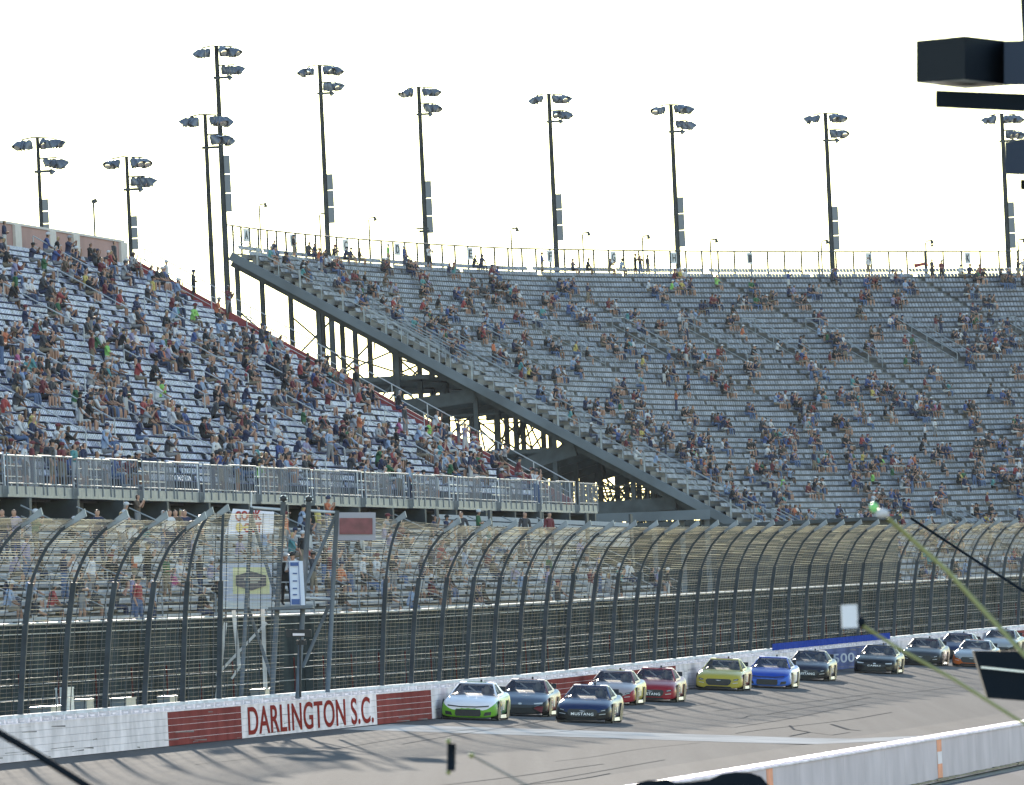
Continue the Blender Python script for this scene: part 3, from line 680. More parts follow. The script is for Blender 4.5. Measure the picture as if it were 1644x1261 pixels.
for n, (px, top, Y, lab) in enumerate(((905, 775, 1350, 'dark tree seen through the stand framing, leftmost of the row'), (960, 790, 1330, 'shorter dark tree through the framing, right of the leftmost tree'),
                                       (1010, 770, 1370, 'tallest dark tree in the middle below the far stand edge'), (1065, 792, 1340, 'dark tree seen just left of the shed column'), (1110, 800, 1360, 'small dark tree at the lower corner of the far stand'), (860, 800, 1345, 'dark tree mostly hidden behind the end of the near stand'))):
    H = P(px, top, Y).z; x = P(px, top, Y).x; t_ = empty('tree', lab, 'tree', 'trees behind the stands'); t_.location = (x, Y, 0)
    b = MB(); b.tube([(0, 0, 0), (0.1, 0, H*0.35), (-0.1, 0, H*0.6), (0.1, 0, H*0.85)], 0.35, 7, r2=0.06)
    for k in range(16):
        z = H*rnd.uniform(0.3, 0.8); th = rnd.uniform(0, 6.3); r_ = rnd.uniform(1.8, 3.4)
        b.tube([(0, 0, z), (math.cos(th)*r_*0.5, math.sin(th)*r_*.5, z+r_*0.45), (math.cos(th)*r_, math.sin(th)*r_, z+r_*0.8)], 0.13, 4, r2=0.03)
    tr = b.build('trunk', M_BARK); tr.parent = t_
    b = MB()
    for k in range(1900):
        th = rnd.uniform(0, 6.3); cz = rnd.uniform(0.32, 1.0); rr = 3.4*math.sin(math.pi*min(1, (cz-0.25)/0.8))**0.6*rnd.random()**0.5
        if math.sin(th*3+cz*9+n) > 0.55: continue
        c = Vector((math.cos(th)*rr, math.sin(th)*rr, H*cz)); s = rnd.uniform(0.1, 0.28)
        a_ = Vector((rnd.gauss(0, 1), rnd.gauss(0, 1), rnd.gauss(0, 1))).normalized(); b_ = a_.cross(Vector((rnd.gauss(0, 1), rnd.gauss(0, 1), rnd.gauss(0, 1)))).normalized()
        b.quad(c-a_*s, c+b_*s*0.6, c+a_*s, c-b_*s*0.6)
    cr = b.build('crown', M_LEAF); cr.parent = t_

# ------------------------------------------------------------------ pit wall
pw = empty('pit_wall', 'low pale concrete pit wall with orange bands and chequered top at lower right', 'wall')
rP = 27.85; b = MB(); c = MB(); d = MB(); e = MB()
m_pw = mat('pit wall paint', (0.62, 0.53, 0.55), 0.9, spec=0.0, var=0.12, scale=0.5, bump=0.15)
HW = 1.11; TK = 0.97
for x0, x1 in zip(np.arange(-160, 330, 6), np.arange(-154, 336, 6)):
    b.hexa([tl(x0, -rP, -0.05), tl(x1-0.03, -rP, -0.05), tl(x1-0.03, -rP-TK, -0.05), tl(x0, -rP-TK, -0.05), tl(x0, -rP, HW), tl(x1-0.03, -rP, HW), tl(x1-0.03, -rP-TK, HW), tl(x0, -rP-TK, HW)][::-1] if False else
           [tl(x0, -rP-TK, -0.05), tl(x1-0.03, -rP-TK, -0.05), tl(x1-0.03, -rP, -0.05), tl(x0, -rP, -0.05), tl(x0, -rP-TK, HW), tl(x1-0.03, -rP-TK, HW), tl(x1-0.03, -rP, HW), tl(x0, -rP, HW)])
b.build('wall_block', m_pw, pw)
# visible face is the one towards the camera side (r = rP+TK)
c.tube([tl(a, -rP-TK-0.01, HW-0.03) for a in np.arange(-160, 330, 10)], 0.03, 5); c.build('top_edge', M_WHITE, pw)
k = 0
for x in np.arange(-160, 330, 2.4):
    d.quad(tl(x, -rP-0.12, HW+0.006), tl(x+1.3, -rP-0.12, HW+0.006), tl(x+1.3+0.9, -rP-TK+0.22, HW+0.006), tl(x+0.9, -rP-TK+0.22, HW+0.006)); k += 1
d.build('chequer_band', mat('dark blue paint', (0.03, 0.035, 0.08), 0.6), pw)
m_or = mat('orange wall band', (0.62, 0.13, 0.06), 0.6, var=0.25, scale=2)
for px in (1236, 1508):
    a = a_px(px, -rP-TK, 0.6, -155, 330); e = MB()
    e.quad(tl(a-0.75, -rP-TK-0.006, 0.0), tl(a+0.85, -rP-TK-0.006, 0.0), tl(a+0.85, -rP-TK-0.006, HW-.05), tl(a-0.75, -rP-TK-0.006, HW-.05))
    if px == 1508: e.quad(tl(a-0.7, -rP-TK-0.009, 0.42), tl(a+0.8, -rP-TK-0.009, 0.42), tl(a+0.8, -rP-TK-0.009, 0.74), tl(a-0.7, -rP-TK-0.009, 0.74), 1)
    e.build('orange_band', [m_or, M_WHITE], pw)
b = MB(); rnd = random.Random(2)
for x in np.arange(-100, 200, 0.9): b.tube([tl(x, -rP-TK-0.06, 0.02), tl(x+0.9, -rP-TK-0.06-rnd.random()*0.06, 0.02)], rnd.uniform(0.02, 0.05), 4)
b.build('rubber_debris', M_BLACK, pw)

# ------------------------------------------------------------------ floodlight masts
M_LAMP = mat('lamp shell', (0.10, 0.12, 0.16), 0.4, 0.3); M_REFL = mat('lamp reflector', (0.75, 0.72, 0.68), 0.15, 0.9); M_CAB = mat('grey cabinet', (0.13, 0.15, 0.18), 0.6)
lampm = MB(); lampm.tube([(0, 0, 0.22), (0.06, 0, 0.14), (0.22, 0, 0.02), (0.38, 0, -0.10)], 0.10, 8, r2=0.36, caps=False)
LM = lampm.mesh('lamp', M_LAMP, True)
rf = MB(); rf.ell((0.34, 0, -0.08), 0.06, 0.27, 0.24); RM = rf.mesh('reflector', M_REFL, True)
def add_lamp(parent, loc, rz, tilt, s):
    o = bpy.data.objects.new('lamp', LM); C.objects.link(o); o.location = loc; o.rotation_euler = (0, tilt, rz); o.scale = (s, s, s); o.parent = parent
    o.scale = (s*1.2, s*1.2, s*1.15)
    r = bpy.data.objects.new('reflector', RM); C.objects.link(r); r.parent = o
def mast(px, py, Y, span, label, box=None, wpx=8, third=True, rseed=0):
    s = F_PX/Y; top = P(px, py, Y); k = span/s/3.0; rn = random.Random(rseed)
    o = empty('floodlight_mast', label, 'floodlight', 'tall floodlight masts around the track'); o.location = (top.x, Y, 0)
    H = top.z; rad = wpx/s/2*1.15; x0 = 0; b = MB()
    b.tube([(0, 0, 0), (0, 0, H*0.5), (0, 0, H)], rad*1.35, 10, r2=rad*0.6); q = b.build('pole', M_DSTEEL, smooth=True); q.parent = o
    b = MB(); dz1, dz2, dz3 = -0.1*k, -1.35*k, -2.2*k
    b.tube([(-1.0*k, 0, H+dz1), (-0.3*k, 0, H+dz1+0.12*k), (1.1*k, 0, H+dz1)], 0.05*k, 5); b.tube([(0, 0, H+dz2), (1.2*k, 0, H+dz2)], 0.05*k, 5)
    b.box((0.25*k, 0, H+dz3), (0.55*k, 0, 0), (0, 0.2*k, 0), (0, 0, 0.08*k)); b.tube([(0.1*k, 0, H+dz3+0.35*k), (0.8*k, 0, H+dz3+0.3*k)], 0.03*k, 4)
    q = b.build('crossarm', M_DSTEEL); q.parent = o
    for gx, dz in ((-1.18, dz1), (-0.82, dz1), (-0.5, dz1), (0.3, dz1), (0.58, dz1), (0.85, dz1), (1.1, dz1), (1.32, dz1), (0.35, dz2), (0.65, dz2), (0.92, dz2), (1.2, dz2), (1.38, dz2)):
        sg = -1 if gx < 0 else 1
        add_lamp(o, (gx*k*0.95, rn.uniform(-.5, .5)*k, H+dz-(0.22+0.09*abs(gx))*k), (0 if sg > 0 else math.pi)+rn.uniform(-1.1, 1.1), 0.15+rn.uniform(-0.1, 0.3), k*rn.uniform(0.8, 1.0))
    if third: add_lamp(o, (0.7*k, 0, H+dz3), rn.uniform(-0.3, 0.5), 0.3, 0.55*k)
    if box:
        n = 3; y0, y1 = box
        for i in range(n):
            za = P(px, y0+(y1-y0)*i/n, Y).z; zc = P(px, y0+(y1-y0)*(i+1)/n, Y).z
            b = MB(); b.box((rad*0.7+4.6/s, 0, (za+zc)/2), (4.8/s, 0, 0), (0, 4/s, 0), (0, 0, (za-zc)/2-0.03*k)); q = b.build('equipment_cabinet', M_CAB); q.parent = o
            b = MB(); b.box((rad+1.5/s, 0, za-0.15), (3/s, 0, 0), (0, 2/s, 0), (0, 0, 0.05)); q = b.build('bracket', M_DSTEEL); q.parent = o
    return o
mast(60, 221, 700, 75, 'floodlight mast behind the pink parapet, farthest left of all masts', (320, 380), 8, rseed=1)
mast(203, 252, 720, 72, 'floodlight mast behind the right end of the pink parapet', (347, 402), 8, rseed=2)
mast(329, 184, 730, 73, 'floodlight mast without cabinets crossing the tallest mast', None, 9, False, rseed=3)
mast(347, 74, 760, 70, 'tallest floodlight mast, rising left of the far grandstand', (250, 342), 10, rseed=4)
mast(513, 105, 1090, 62, 'floodlight mast above the upper left end of the far grandstand', (280, 360), 9, rseed=5)
mast(672, 140, 1100, 60, 'floodlight mast with a small loudspeaker arm low on its pole', (291, 376), 9, rseed=6)
mast(881, 151, 1120, 61, 'floodlight mast above section board F of the far grandstand', (312, 388), 9, rseed=7)
mast(1077, 168, 1140, 60, 'floodlight mast just right of section board H', (317, 398), 9, rseed=8)
mast(1325, 182, 1165, 60, 'floodlight mast midway between boards I and J', (332, 403), 9, rseed=9)
mast(1608, 183, 1170, 60, 'floodlight mast at the right edge below the black housing', (325, 400), 9, rseed=10)
# small lamps
def goose(px, y0, y1, Y, label, right=True, double=False, r=1.0):
    t_ = P(px, y0, Y); H = t_.z; s = F_PX/Y; o = empty('walkway_lamp', label, 'lamp', 'thin gooseneck lamps along the stand tops'); o.location = (t_.x, Y, 0)
    b = MB(); b.tube([(0, 0, P(px, y1, Y).z-8), (0, 0, H-3/s), (1.5/s, 0, H-0.6/s), (10/s, 0, H)], 1.3/s*r, 5); b.build('pole', M_DSTEEL).parent = o
    b = MB(); b.tube([(9.5/s, 0, H+2/s), (10/s, 0, H-1/s), (10.5/s, 0, H-5.5/s)], 1.2/s, 7, r2=3.3/s); b.build('lamp_head', M_DSTEEL).parent = o
    if double: b = MB(); b.tube([(10/s, 0, H-6/s), (10.3/s, 0, H-10/s)], 1.5/s, 7, r2=3.3/s); b.build('lamp_head', M_DSTEEL).parent = o
for px, y, lab in ((416, 328, 'thin gooseneck lamp at the left end of the far stand top'), (513, 343, 'thin gooseneck lamp touching the mast above the stand end'), (592, 350, 'thin gooseneck lamp between boards C and D'), (820, 367, 'thin gooseneck lamp between boards E and F'),
                   (935, 374, 'thin gooseneck lamp left of board G'), (1031, 379, 'thin gooseneck lamp between boards G and H'), (1140, 385, 'thin gooseneck lamp between boards H and I'), (1318, 387, 'thin gooseneck lamp hugging the mast between I and J'), (1634, 385, 'thin gooseneck lamp at the right edge')):
    goose(px, y, y+60, 1130, lab)
goose(1486, 387, 440, 1150, 'gooseneck lamp with two heads between boards J and K', double=True)
o = empty('walkway_lamp', 'single thin lamp post standing behind the pink parapet', 'lamp', 'thin gooseneck lamps along the stand tops'); q = P(150, 326, 720); o.location = (q.x, 720, 0)
b = MB(); b.tube([(0, 0, 0), (0, 0, q.z)], 0.05, 6); b.build('pole', M_DSTEEL).parent = o
b = MB(); b.box((0.05, 0, q.z+0.08), (0.14, 0, 0.06), (0, 0.1, 0), (-0.05, 0, 0.1)); b.build('lamp_head', M_DSTEEL).parent = o
# loudspeaker arm on mast
o = empty('loudspeaker', 'small double loudspeaker on the mast left of board E', 'loudspeaker')
b = MB(); c_ = P(683, 367, 1095); b.box(c_+Vector((-0.25, 0, 0)), (0.5, 0, 0), (0, .3, 0), (-0.03, 0, 0.06)); b.box(c_+Vector((-0.1, 0, -0.22)), (0.42, 0, 0), (0, .3, 0), (0, 0, 0.09)); q = b.build('horn', M_DSTEEL); q.parent = o

# ------------------------------------------------------------------ flag stand and billboards (about 460 m away)
YF = 458.0
fs = empty('flag_stand', 'grey tube-framed starter stand rising through the catch fence', 'flag stand')
def ptube(b, pts, wpx, Y=YF, k=8, m=0): b.tube([P(x, y, Y) for x, y in pts], wpx/2*Y/F_PX, k, m)
M_FS = mat('stand tube steel', (0.11, 0.13, 0.155), 0.6, 0.0, var=0.2, scale=2)
for pts, w_ in (([(404, 815), (386, 1140)], 7), ([(455, 806), (436, 1128)], 9), ([(496, 806), (478, 1122)], 9), ([(541, 820), (526, 1112)], 8)):
    b = MB(); ptube(b, pts, w_); b.build('upright', M_FS, fs, smooth=True)
b = MB()
for pts in ([(403, 815), (457, 819)], [(497, 820), (542, 823)], [(394, 962), (446, 962)], [(488, 960), (534, 962)]): ptube(b, pts, 5)
b.build('crossbar', M_RAIL, fs, smooth=True)
b = MB()
for pts in ([(404, 830), (442, 955)], [(398, 975), (437, 1090)], [(538, 830), (492, 936)], [(528, 972), (486, 1072)]): ptube(b, pts, 6)
b.build('diagonal_brace', M_FS, fs, smooth=True)
b = MB(); ptube(b, [(403, 815), (404, 790)], 3); b.build('mast_rod', M_RAIL, fs)
for x, y in ((455, 805), (496, 806)):
    b = MB(); c_ = P(x, y-4, YF); b.ell(c_, 0.13, 0.13, 0.11); b.build('lamp_cluster', M_BLACK, fs, smooth=True)
    b = MB()
    for k in range(6): th = k*1.05; b.ell(c_+Vector((math.cos(th)*0.12, -0.03, math.sin(th)*0.1)), 0.03, 0.03, 0.03, nu=6, nv=4)
    b.build('bulb', mat('glass bulb', (0.9, 0.9, 0.85), 0.1), fs)
b = MB(); q = P(467, 976, YF); b.box(q, (0.75, 0, 0), (0, 0.7, 0), (0, 0, 0.05)); b.build('platform', M_FS, fs)
b = MB()
for y in (902, 935): ptube(b, [(448, y), (464, y)], 2); ptube(b, [(487, y), (492, y)], 2)
b.build('guard_rail', M_RAIL, fs)
# banner with stacked notices
bn = empty('banner', 'tall narrow white and blue banner hung in front of the flagman', 'banner')
def board(b, x0, y0, x1, y1, Y, th=0.05, m=0, sk=0.0):
    p = [P(x0, y1, Y), P(x1, y1, Y), P(x1+sk, y0, Y), P(x0+sk, y0, Y)]; d = Vector((0, th, 0))
    b.hexa([p[0], p[1], p[1]+d, p[0]+d, p[3], p[2], p[2]+d, p[3]+d], m)
M_BAN = mat('banner white', (0.62, 0.66, 0.78), 0.6); M_BANB = mat('banner blue', (0.05, 0.10, 0.28), 0.6)
b = MB(); board(b, 467, 901, 490, 972, YF-0.8, 0.03, sk=-4); b.build('cloth', M_BAN, bn)
b = MB()
for y, h in ((903, 6), (962, 9)): board(b, 466+ (y-901)*0.04, y, 479+(y-901)*0.04, y+h, YF-0.84, 0.02, sk=-.3)
for y in (920, 932, 944, 954): board(b, 470, y, 477, y+2, YF-0.84, 0.02)
b.tube([P(463.5, 902, YF-.84), P(466.5, 972, YF-.84)], 0.012, 4); b.tube([P(479, 902, YF-.84), P(482.5, 972, YF-.84)], 0.014, 4); b.build('print', M_BANB, bn)
# signs behind
s1 = empty('cook_out_sign', 'white sign reading COOK OUT in red above the flag stand', 'sign')
YS = 466.0
b = MB(); p = [P(361, 858, YS), P(440, 857, YS), P(440, 822, YS), P(374, 817, YS)]; d = Vector((0, 0.08, 0)); b.hexa([p[0], p[1], p[1]+d, p[0]+d, p[3], p[2], p[2]+d, p[3]+d]); b.build('board', mat('sign white', (0.62, 0.62, 0.72), 0.5), s1)
M_SR = mat('sign red', (0.26, 0.012, 0.012), 0.5); M_SY = mat('sign yellow', (0.55, 0.42, 0.12), 0.5)
def ptext(s_, x0, y1, x1, y0, Y, m, par, sp=1.0):
    o_ = P(x0, y1, Y); wv = P(x1, y1, Y)-o_; hv = P(x0, y0, Y)-o_
    return text_mesh('lettering', s_, m, o_, (1, 0, 0.0), (0, 0, 1), abs(wv.x), abs(hv.z), par, 0.01, sp, 0.04)
ptext('COOK', 378, 837, 420, 821, YS-0.03, M_SR, s1); ptext('OUT', 392, 856, 421, 840, YS-0.03, M_SR, s1)
b = MB(); q = P(384, 847, YS-0.05); b.ell(q, 0.12, 0.03, 0.16); b.box(q+Vector((0.22, 0, 0)), (0.1, 0, 0), (0, 0.02, 0), (0, 0, 0.035)); b.build('emblem', M_SY, s1)
b = MB(); board(b, 362, 858, 364, 1000, YS+0.3, 0.06); board(b, 437, 857, 439, 1000, YS+0.3, 0.06); b.build('post', M_DSTEEL, s1)
s2 = empty('billboard', 'pale billboard with yellow square and dark hexagonal emblem on braced white legs', 'billboard')
YB = 462.0
b = MB(); board(b, 355, 905, 437, 966, YB, 0.1); b.build('board', mat('billboard grey', (0.42, 0.44, 0.54), 0.6, var=0.08), s2)
b = MB(); board(b, 374, 911, 433, 954, YB-0.02, 0.02); b.build('yellow_panel', mat('billboard yellow', (0.55, 0.53, 0.30), 0.6), s2)
b = MB(); o6 = [(379, 925), (403, 918), (427, 925), (427, 940), (403, 948), (379, 940)]
b.poly([P(x, y, YB-0.04) for x, y in o6][::-1]); b.tube([P(x, y, YB-0.05) for x, y in o6+[o6[0]]], 0.02, 4)
b.build('emblem', mat('emblem grey', (0.10, 0.09, 0.10), 0.6), s2)
b = MB(); board(b, 392, 929, 418, 932, YB-0.06, 0.02); board(b, 396, 934, 414, 936, YB-0.06, 0.02); b.build('emblem_bar', mat('emblem pale', (0.42, 0.40, 0.33), 0.6), s2)
b = MB(); board(b, 355, 966, 440, 978, YB, 0.12); b.build('lower_beam', M_RAIL, s2)
M_LEG = mat('weathered white steel', (0.50, 0.50, 0.50), 0.6, var=0.3, scale=1.5)
for pts, w_ in (([(375, 980), (384, 1070)], 9), ([(422, 978), (426, 1105)], 9), ([(347, 1085), (428, 1000)], 6), ([(362, 1000), (346, 1140)], 8), ([(372, 1090), (392, 1060)], 5)):
    b = MB(); ptube(b, pts, w_, YB+0.5, 4); b.build('leg', M_LEG, s2)
s3 = empty('maroon_sign', 'faded pale sign with maroon field behind the fence right of the flag stand', 'sign')
b = MB(); board(b, 541, 823, 603, 868, 470, 0.08); b.build('board', mat('faded sign', (0.27, 0.26, 0.30), 0.6), s3)
b = MB(); board(b, 545, 832, 598, 858, 469.95, 0.03); b.build('maroon_field', mat('faded maroon', (0.17, 0.05, 0.055), 0.6, var=0.3, scale=3), s3)
tc = empty('trackside_camera', 'black broadcast camera with pale hood clamped high on the catch fence', 'camera')
b = MB(); c_ = P(217, 886, 440); b.box(c_, (0.14, 0, 0), (0, 0.25, 0), (0, 0, 0.12)); b.ell(c_+Vector((0.02, 0, 0.35)), 0.16, 0.16, 0.14); b.tube([c_+Vector((-0.22, 0, 0.05)), c_+Vector((-0.25, 0, -0.35)), c_+Vector((-.1, 0, -.42))], 0.03, 5); b.build('camera_body', M_BLACK, tc)
b = MB(); b.box(c_+Vector((0.08, -0.1, -0.22)), (0.13, 0, 0), (0, 0.1, 0), (0, 0, 0.13)); b.build('hood', M_CASEW, tc)
tc = empty('trackside_camera', 'black box camera with white marking below the flagman', 'camera')
b = MB(); board(b, 459, 1011, 500, 1023, 457, 0.3); board(b, 475, 1028, 492, 1036, 457, 0.3); b.tube([P(482, 1023, 457), P(482, 1120, 457)], 0.04, 5); b.build('camera_body', M_BLACK, tc)
b = MB(); board(b, 470, 1017, 489, 1021, 456.9, 0.02); b.build('marking', M_WHITE, tc)

# ------------------------------------------------------------------ race cars
def paint(name, c): return mat('paint '+name, tuple(x*0.8 for x in c), 0.42, 0.0, 0.18, coat=0.12)
M_GLASS = mat('windshield glass', (0.015, 0.022, 0.045), 0.2, 0, 0.2, alpha=0.6); M_TYRE = mat('tyre rubber', (0.02, 0.02, 0.02), 0.8); M_RIM = mat('black rim', (0.04, 0.04, 0.045), 0.4, 0.5)
M_INT = mat('car interior', (0.02, 0.02, 0.022), 0.8); M_SEATW = mat('pale seat', (0.6, 0.58, 0.52), 0.6); M_GR = mat('grille black', (0.008, 0.01, 0.012), 0.5)
M_LET = mat('nose letter white', (0.9, 0.9, 0.9), 0.5)
M_HL = mat('headlight decal', (0.45, 0.47, 0.5), 0.3)
SEC = [  # x, half width, z bottom, z shoulder, z centre
    (2.46, 0.62, 0.10, 0.36, 0.40), (2.42, 0.80, 0.07, 0.48, 0.53), (2.30, 0.93, 0.06, 0.58, 0.63), (2.05, 0.985, 0.06, 0.66, 0.70), (1.6, 0.995, 0.06, 0.74, 0.775), (1.1, 0.985, 0.06, 0.79, 0.83),
    (0.6, 0.965, 0.07, 0.82, 0.86), (-0.3, 0.96, 0.07, 0.84, 0.88), (-1.2, 0.975, 0.07, 0.88, 0.90), (-1.8, 1.0, 0.08, 0.93, 0.94), (-2.25, 0.99, 0.12, 0.94, 0.95), (-2.44, 0.93, 0.2, 0.88, 0.90)]
def body_mesh(c_hi, c_lo, c_side, zsplit=0.45):
    prof = []
    for x, hw, z0, zs, zc in SEC:
        zm = z0+(zs-z0)*0.5
        half = [(0, zc), (hw*0.45, zc-0.005), (hw*0.80, zs+0.015), (hw*0.95, zs-0.05), (hw, zm+0.08), (hw*1.0, zm-0.12), (hw*0.985, z0)]
        ring = [(x, y, z) for y, z in half]; ring += [(x, -y, z) for y, z in half[:0:-1]]
        prof.append(ring)
    v = [p for r in prof for p in r]; n = len(prof[0]); f = []; mi = []
    for i in range(len(prof)-1):
        for j in range(n):
            if j == 6: jn = 7
            f.append((i*n+j, i*n+(j+1) % n, (i+1)*n+(j+1) % n, (i+1)*n+j))
            x = SEC[i][0]; zc = v[i*n+j][2]
            jj = j if j < 7 else n-1-j
            mi.append(0 if jj < 2 else (2 if (x < 2.1 and jj >= 3) else (1 if jj >= 3 else 0)))
    f.append(tuple(range(n))[::-1]); mi.append(1); f.append(tuple((len(prof)-1)*n+k for k in range(n))); mi.append(2)
    me = bpy.data.meshes.new('body'); me.from_pydata(v, [], f)
    for m in (c_hi, c_lo, c_side): me.materials.append(m)
    me.polygons.foreach_set('material_index', mi)
    ob = bpy.data.objects.new('tmp', me); C.objects.link(ob)
    s = ob.modifiers.new('s', 'SUBSURF'); s.levels = 2; s.render_levels = 2
    me2 = bpy.data.meshes.new_from_object(ob.evaluated_get(bpy.context.evaluated_depsgraph_get())); bpy.data.objects.remove(ob)
    me2.polygons.foreach_set('use_smooth', [True]*len(me2.polygons)); me2.name = 'body'; return me2
def on_car(name, b, mats, par, smooth=False):
    o = bpy.data.objects.new(name, b.mesh(name, mats, smooth)); C.objects.link(o); o.parent = par; return o
def race_car(px, py, label, hi, lo, side, style='ford', nose=None, nosecol=None, extra=None, roofc=None):
    # solve position: bottom centre of the car on the track
    best = None
    for r in np.arange(0.9, 18, 0.15):
        a = a_px(px, -r, ztrack(150, r)+0.3); a = a_px(px, -r, ztrack(a, r)+0.3); e = abs(proj(tl(a, -r, ztrack(a, r)))[1]-py)
        if best is None or e < best[0]: best = (e, a, r)
    _, a, r = best; a += 1.2
    o = empty('race_car', label, 'race car', 'stock cars racing down the front stretch')
    fwd = -tdir(a); dz = (ztrack(a, r+0.5)-ztrack(a, r-0.5)); left = -ndir(a); left = (left+Vector((0, 0, dz))).normalized(); up = fwd.cross(left).normalized()
    # forward x left = up
    Mx = Matrix((fwd, left, up)).transposed().to_4x4(); Mx = Mx @ Matrix.Diagonal((1.03, 1.03, 1.06, 1)); Mx.translation = tl(a, -r, ztrack(a, r)+0.01); o.matrix_world = Mx
    body = bpy.data.objects.new('body', body_mesh(hi, lo, side)); C.objects.link(body); body.parent = o
    # greenhouse
    wb = [(0.98, 0.80, 0.83), (0.10, 0.60, 1.25), (-0.75, 0.58, 1.27), (-1.75, 0.66, 0.93)]
    g = MB()
    def gp(i, s): x, y, z = wb[i]; return Vector((x, s*y, z))
    crown = 0.035
    g.quad(gp(1, -1), gp(1, 1), gp(1, 1)*1.0+Vector((-0.4, -0.01, crown)), gp(1, -1)+Vector((-0.4, 0.01, crown)), 0)
    g.quad(gp(1, -1)+Vector((-0.4, 0.01, crown)), gp(1, 1)+Vector((-0.4, -0.01, crown)), gp(2, 1), gp(2, -1), 0)
    for s in (-1, 1):
        # A pillar, rear quarter, cant rail
        lo_f = Vector((0.98, s*0.86, 0.81)); a1 = gp(1, s)
        g.quad(lo_f, gp(0, s)+Vector((-0.0, -s*0.02, 0)), a1+Vector((0.02, -s*0.03, 0)), a1+Vector((-0.06, s*0.02, -0.02)))
        g.quad(a1+Vector((-0.02, s*0.02, -0.03)), a1, gp(2, s), gp(2, s)+Vector((0, s*0.03, -0.07)))
        g.poly([gp(2, s)+Vector((0.12, s*0.03, -0.06)), gp(2, s), gp(3, s), Vector((-1.7, s*0.8, 0.90)), Vector((-0.72, s*0.86, 0.86))])
        g.quad(Vector((0.98, s*0.87, 0.80)), Vector((-0.75, s*0.87, 0.85)), Vector((-0.75, s*0.84, 0.92)), Vector((0.8, s*0.84, 0.88)))
        g.quad(Vector((0.26, s*0.83, 0.88)), Vector((0.20, s*0.83, 0.88)), Vector((-0.05, s*0.62, 1.22)), Vector((0.0, s*0.62, 1.22)))
    on_car('roof', g, [roofc or hi], o)
    g = MB(); g.quad(gp(0, -1)+Vector((0.0, 0.03, -0.01)), gp(0, 1)+Vector((0, -0.03, -0.01)), gp(1, 1)+Vector((0.01, -0.03, 0)), gp(1, -1)+Vector((.01, .03, 0))); on_car('windshield', g, M_GLASS, o)
    g = MB(); g.quad(gp(1, -1)+Vector((0.09, 0.02, -0.035)), gp(1, 1)+Vector((.09, -.02, -.035)), gp(1, 1)+Vector((.005, -0.02, .008)), gp(1, -1)+Vector((.005, .02, .008))); on_car('windshield_banner', g, [hi], o)
    for s in (-1, 1):
        g = MB(); g.quad(Vector((0.85, s*0.835, 0.87)), Vector((-0.7, s*0.845, 0.90)), Vector((-0.66, s*0.60, 1.2)), Vector((0.04, s*0.615, 1.2))); on_car('side_window', g, M_INT, o)
    g = MB(); g.quad(gp(2, -1), gp(2, 1), gp(3, 1), gp(3, -1)); on_car('rear_window', g, M_GLASS, o)
    g = MB(); g.box((-0.3, 0, 0.80), (0.9, 0, 0), (0, 0.7, 0), (0, 0, 0.03)); on_car('interior', g, M_INT, o)
    g = MB(); g.ell((-0.15, 0.36, 1.0), 0.13, 0.14, 0.17); g.box((-0.25, 0.36, 0.9), (0.06, 0, 0), (0, 0.2, 0), (0, 0, 0.16)); on_car('driver_seat', g, M_SEATW, o, True)
    g = MB(); g.tube([(0.35, 0.02, 0.95), (0.30, -0.25, 1.12)], 0.028, 5); on_car('windshield_glint', g, mat('painted glint white', (0.85, 0.85, 0.82), 0.3), o)  # white bar stands in for the glint across the windshield
    g = MB(); g.hexa([(-2.38, -0.78, 0.95), (-2.34, -0.78, 0.95), (-2.34, 0.78, 0.95), (-2.38, 0.78, 0.95), (-2.48, -0.76, 1.12), (-2.46, -0.76, 1.12), (-2.46, 0.76, 1.12), (-2.48, 0.76, 1.12)]); on_car('spoiler', g, M_BLACK, o)
    g = MB(); g.hexa([(2.53, -0.85, 0.035), (2.53, 0.85, 0.035), (2.2, 0.985, 0.035), (2.2, -0.985, 0.035), (2.53, -0.85, 0.065), (2.53, 0.85, 0.065), (2.2, 0.985, 0.065), (2.2, -0.985, 0.065)]); on_car('splitter', g, M_BLACK, o)
    g = MB(); g.ell((-0.1, 0.15, 1.315), 0.05, 0.04, 0.05); on_car('roof_camera', g, M_BLACK, o)
    for s in (-1, 1):
        for x in (1.42, -1.36):
            w_ = MB(); w_.tube([(x, s*0.72, 0.33), (x, s*0.975, 0.33), (x, s*0.992, 0.33)], 0.335, 18); q = on_car('wheel', w_, M_TYRE, o)
            w2 = MB(); w2.tube([(x, s*0.99, 0.33), (x, s*1.0, 0.33)], 0.20, 14); on_car('rim', w2, M_RIM, q)
            ar = MB(); pts = [(x+0.42*math.cos(t_), s*1.003, 0.30+0.40*math.sin(t_)) for t_ in np.linspace(0, math.pi, 11)]+[(x-0.42, s*1.003, 0.08), (x+0.42, s*1.003, 0.08)]
            ar.poly(pts if s < 0 else pts[::-1]); on_car('wheel_arch', ar, M_GR, o)
        sk = MB(); sk.quad((0.95, s*0.998, 0.07), (-0.9, s*0.998, 0.07), (-0.9, s*0.985, 0.19), (0.95, s*0.985, 0.19)); on_car('side_skirt', sk, mat('skirt white', (0.75, 0.75, 0.72), 0.4), o)
    def fx(y, z):   # x of nose surface
        ay = abs(y); return 2.455+0.0*ay-0.10*max(0, ay-0.45)-0.28*max(0, ay-0.72)*1.6-0.22*max(0, z-0.36)+0.02
    def dec(name, pts, m, dx=0.0, par=None):
        g = MB(); g.poly([(fx(y, z)+0.012+dx, y, z) for y, z in pts]); return on_car(name, g, m, par or o)
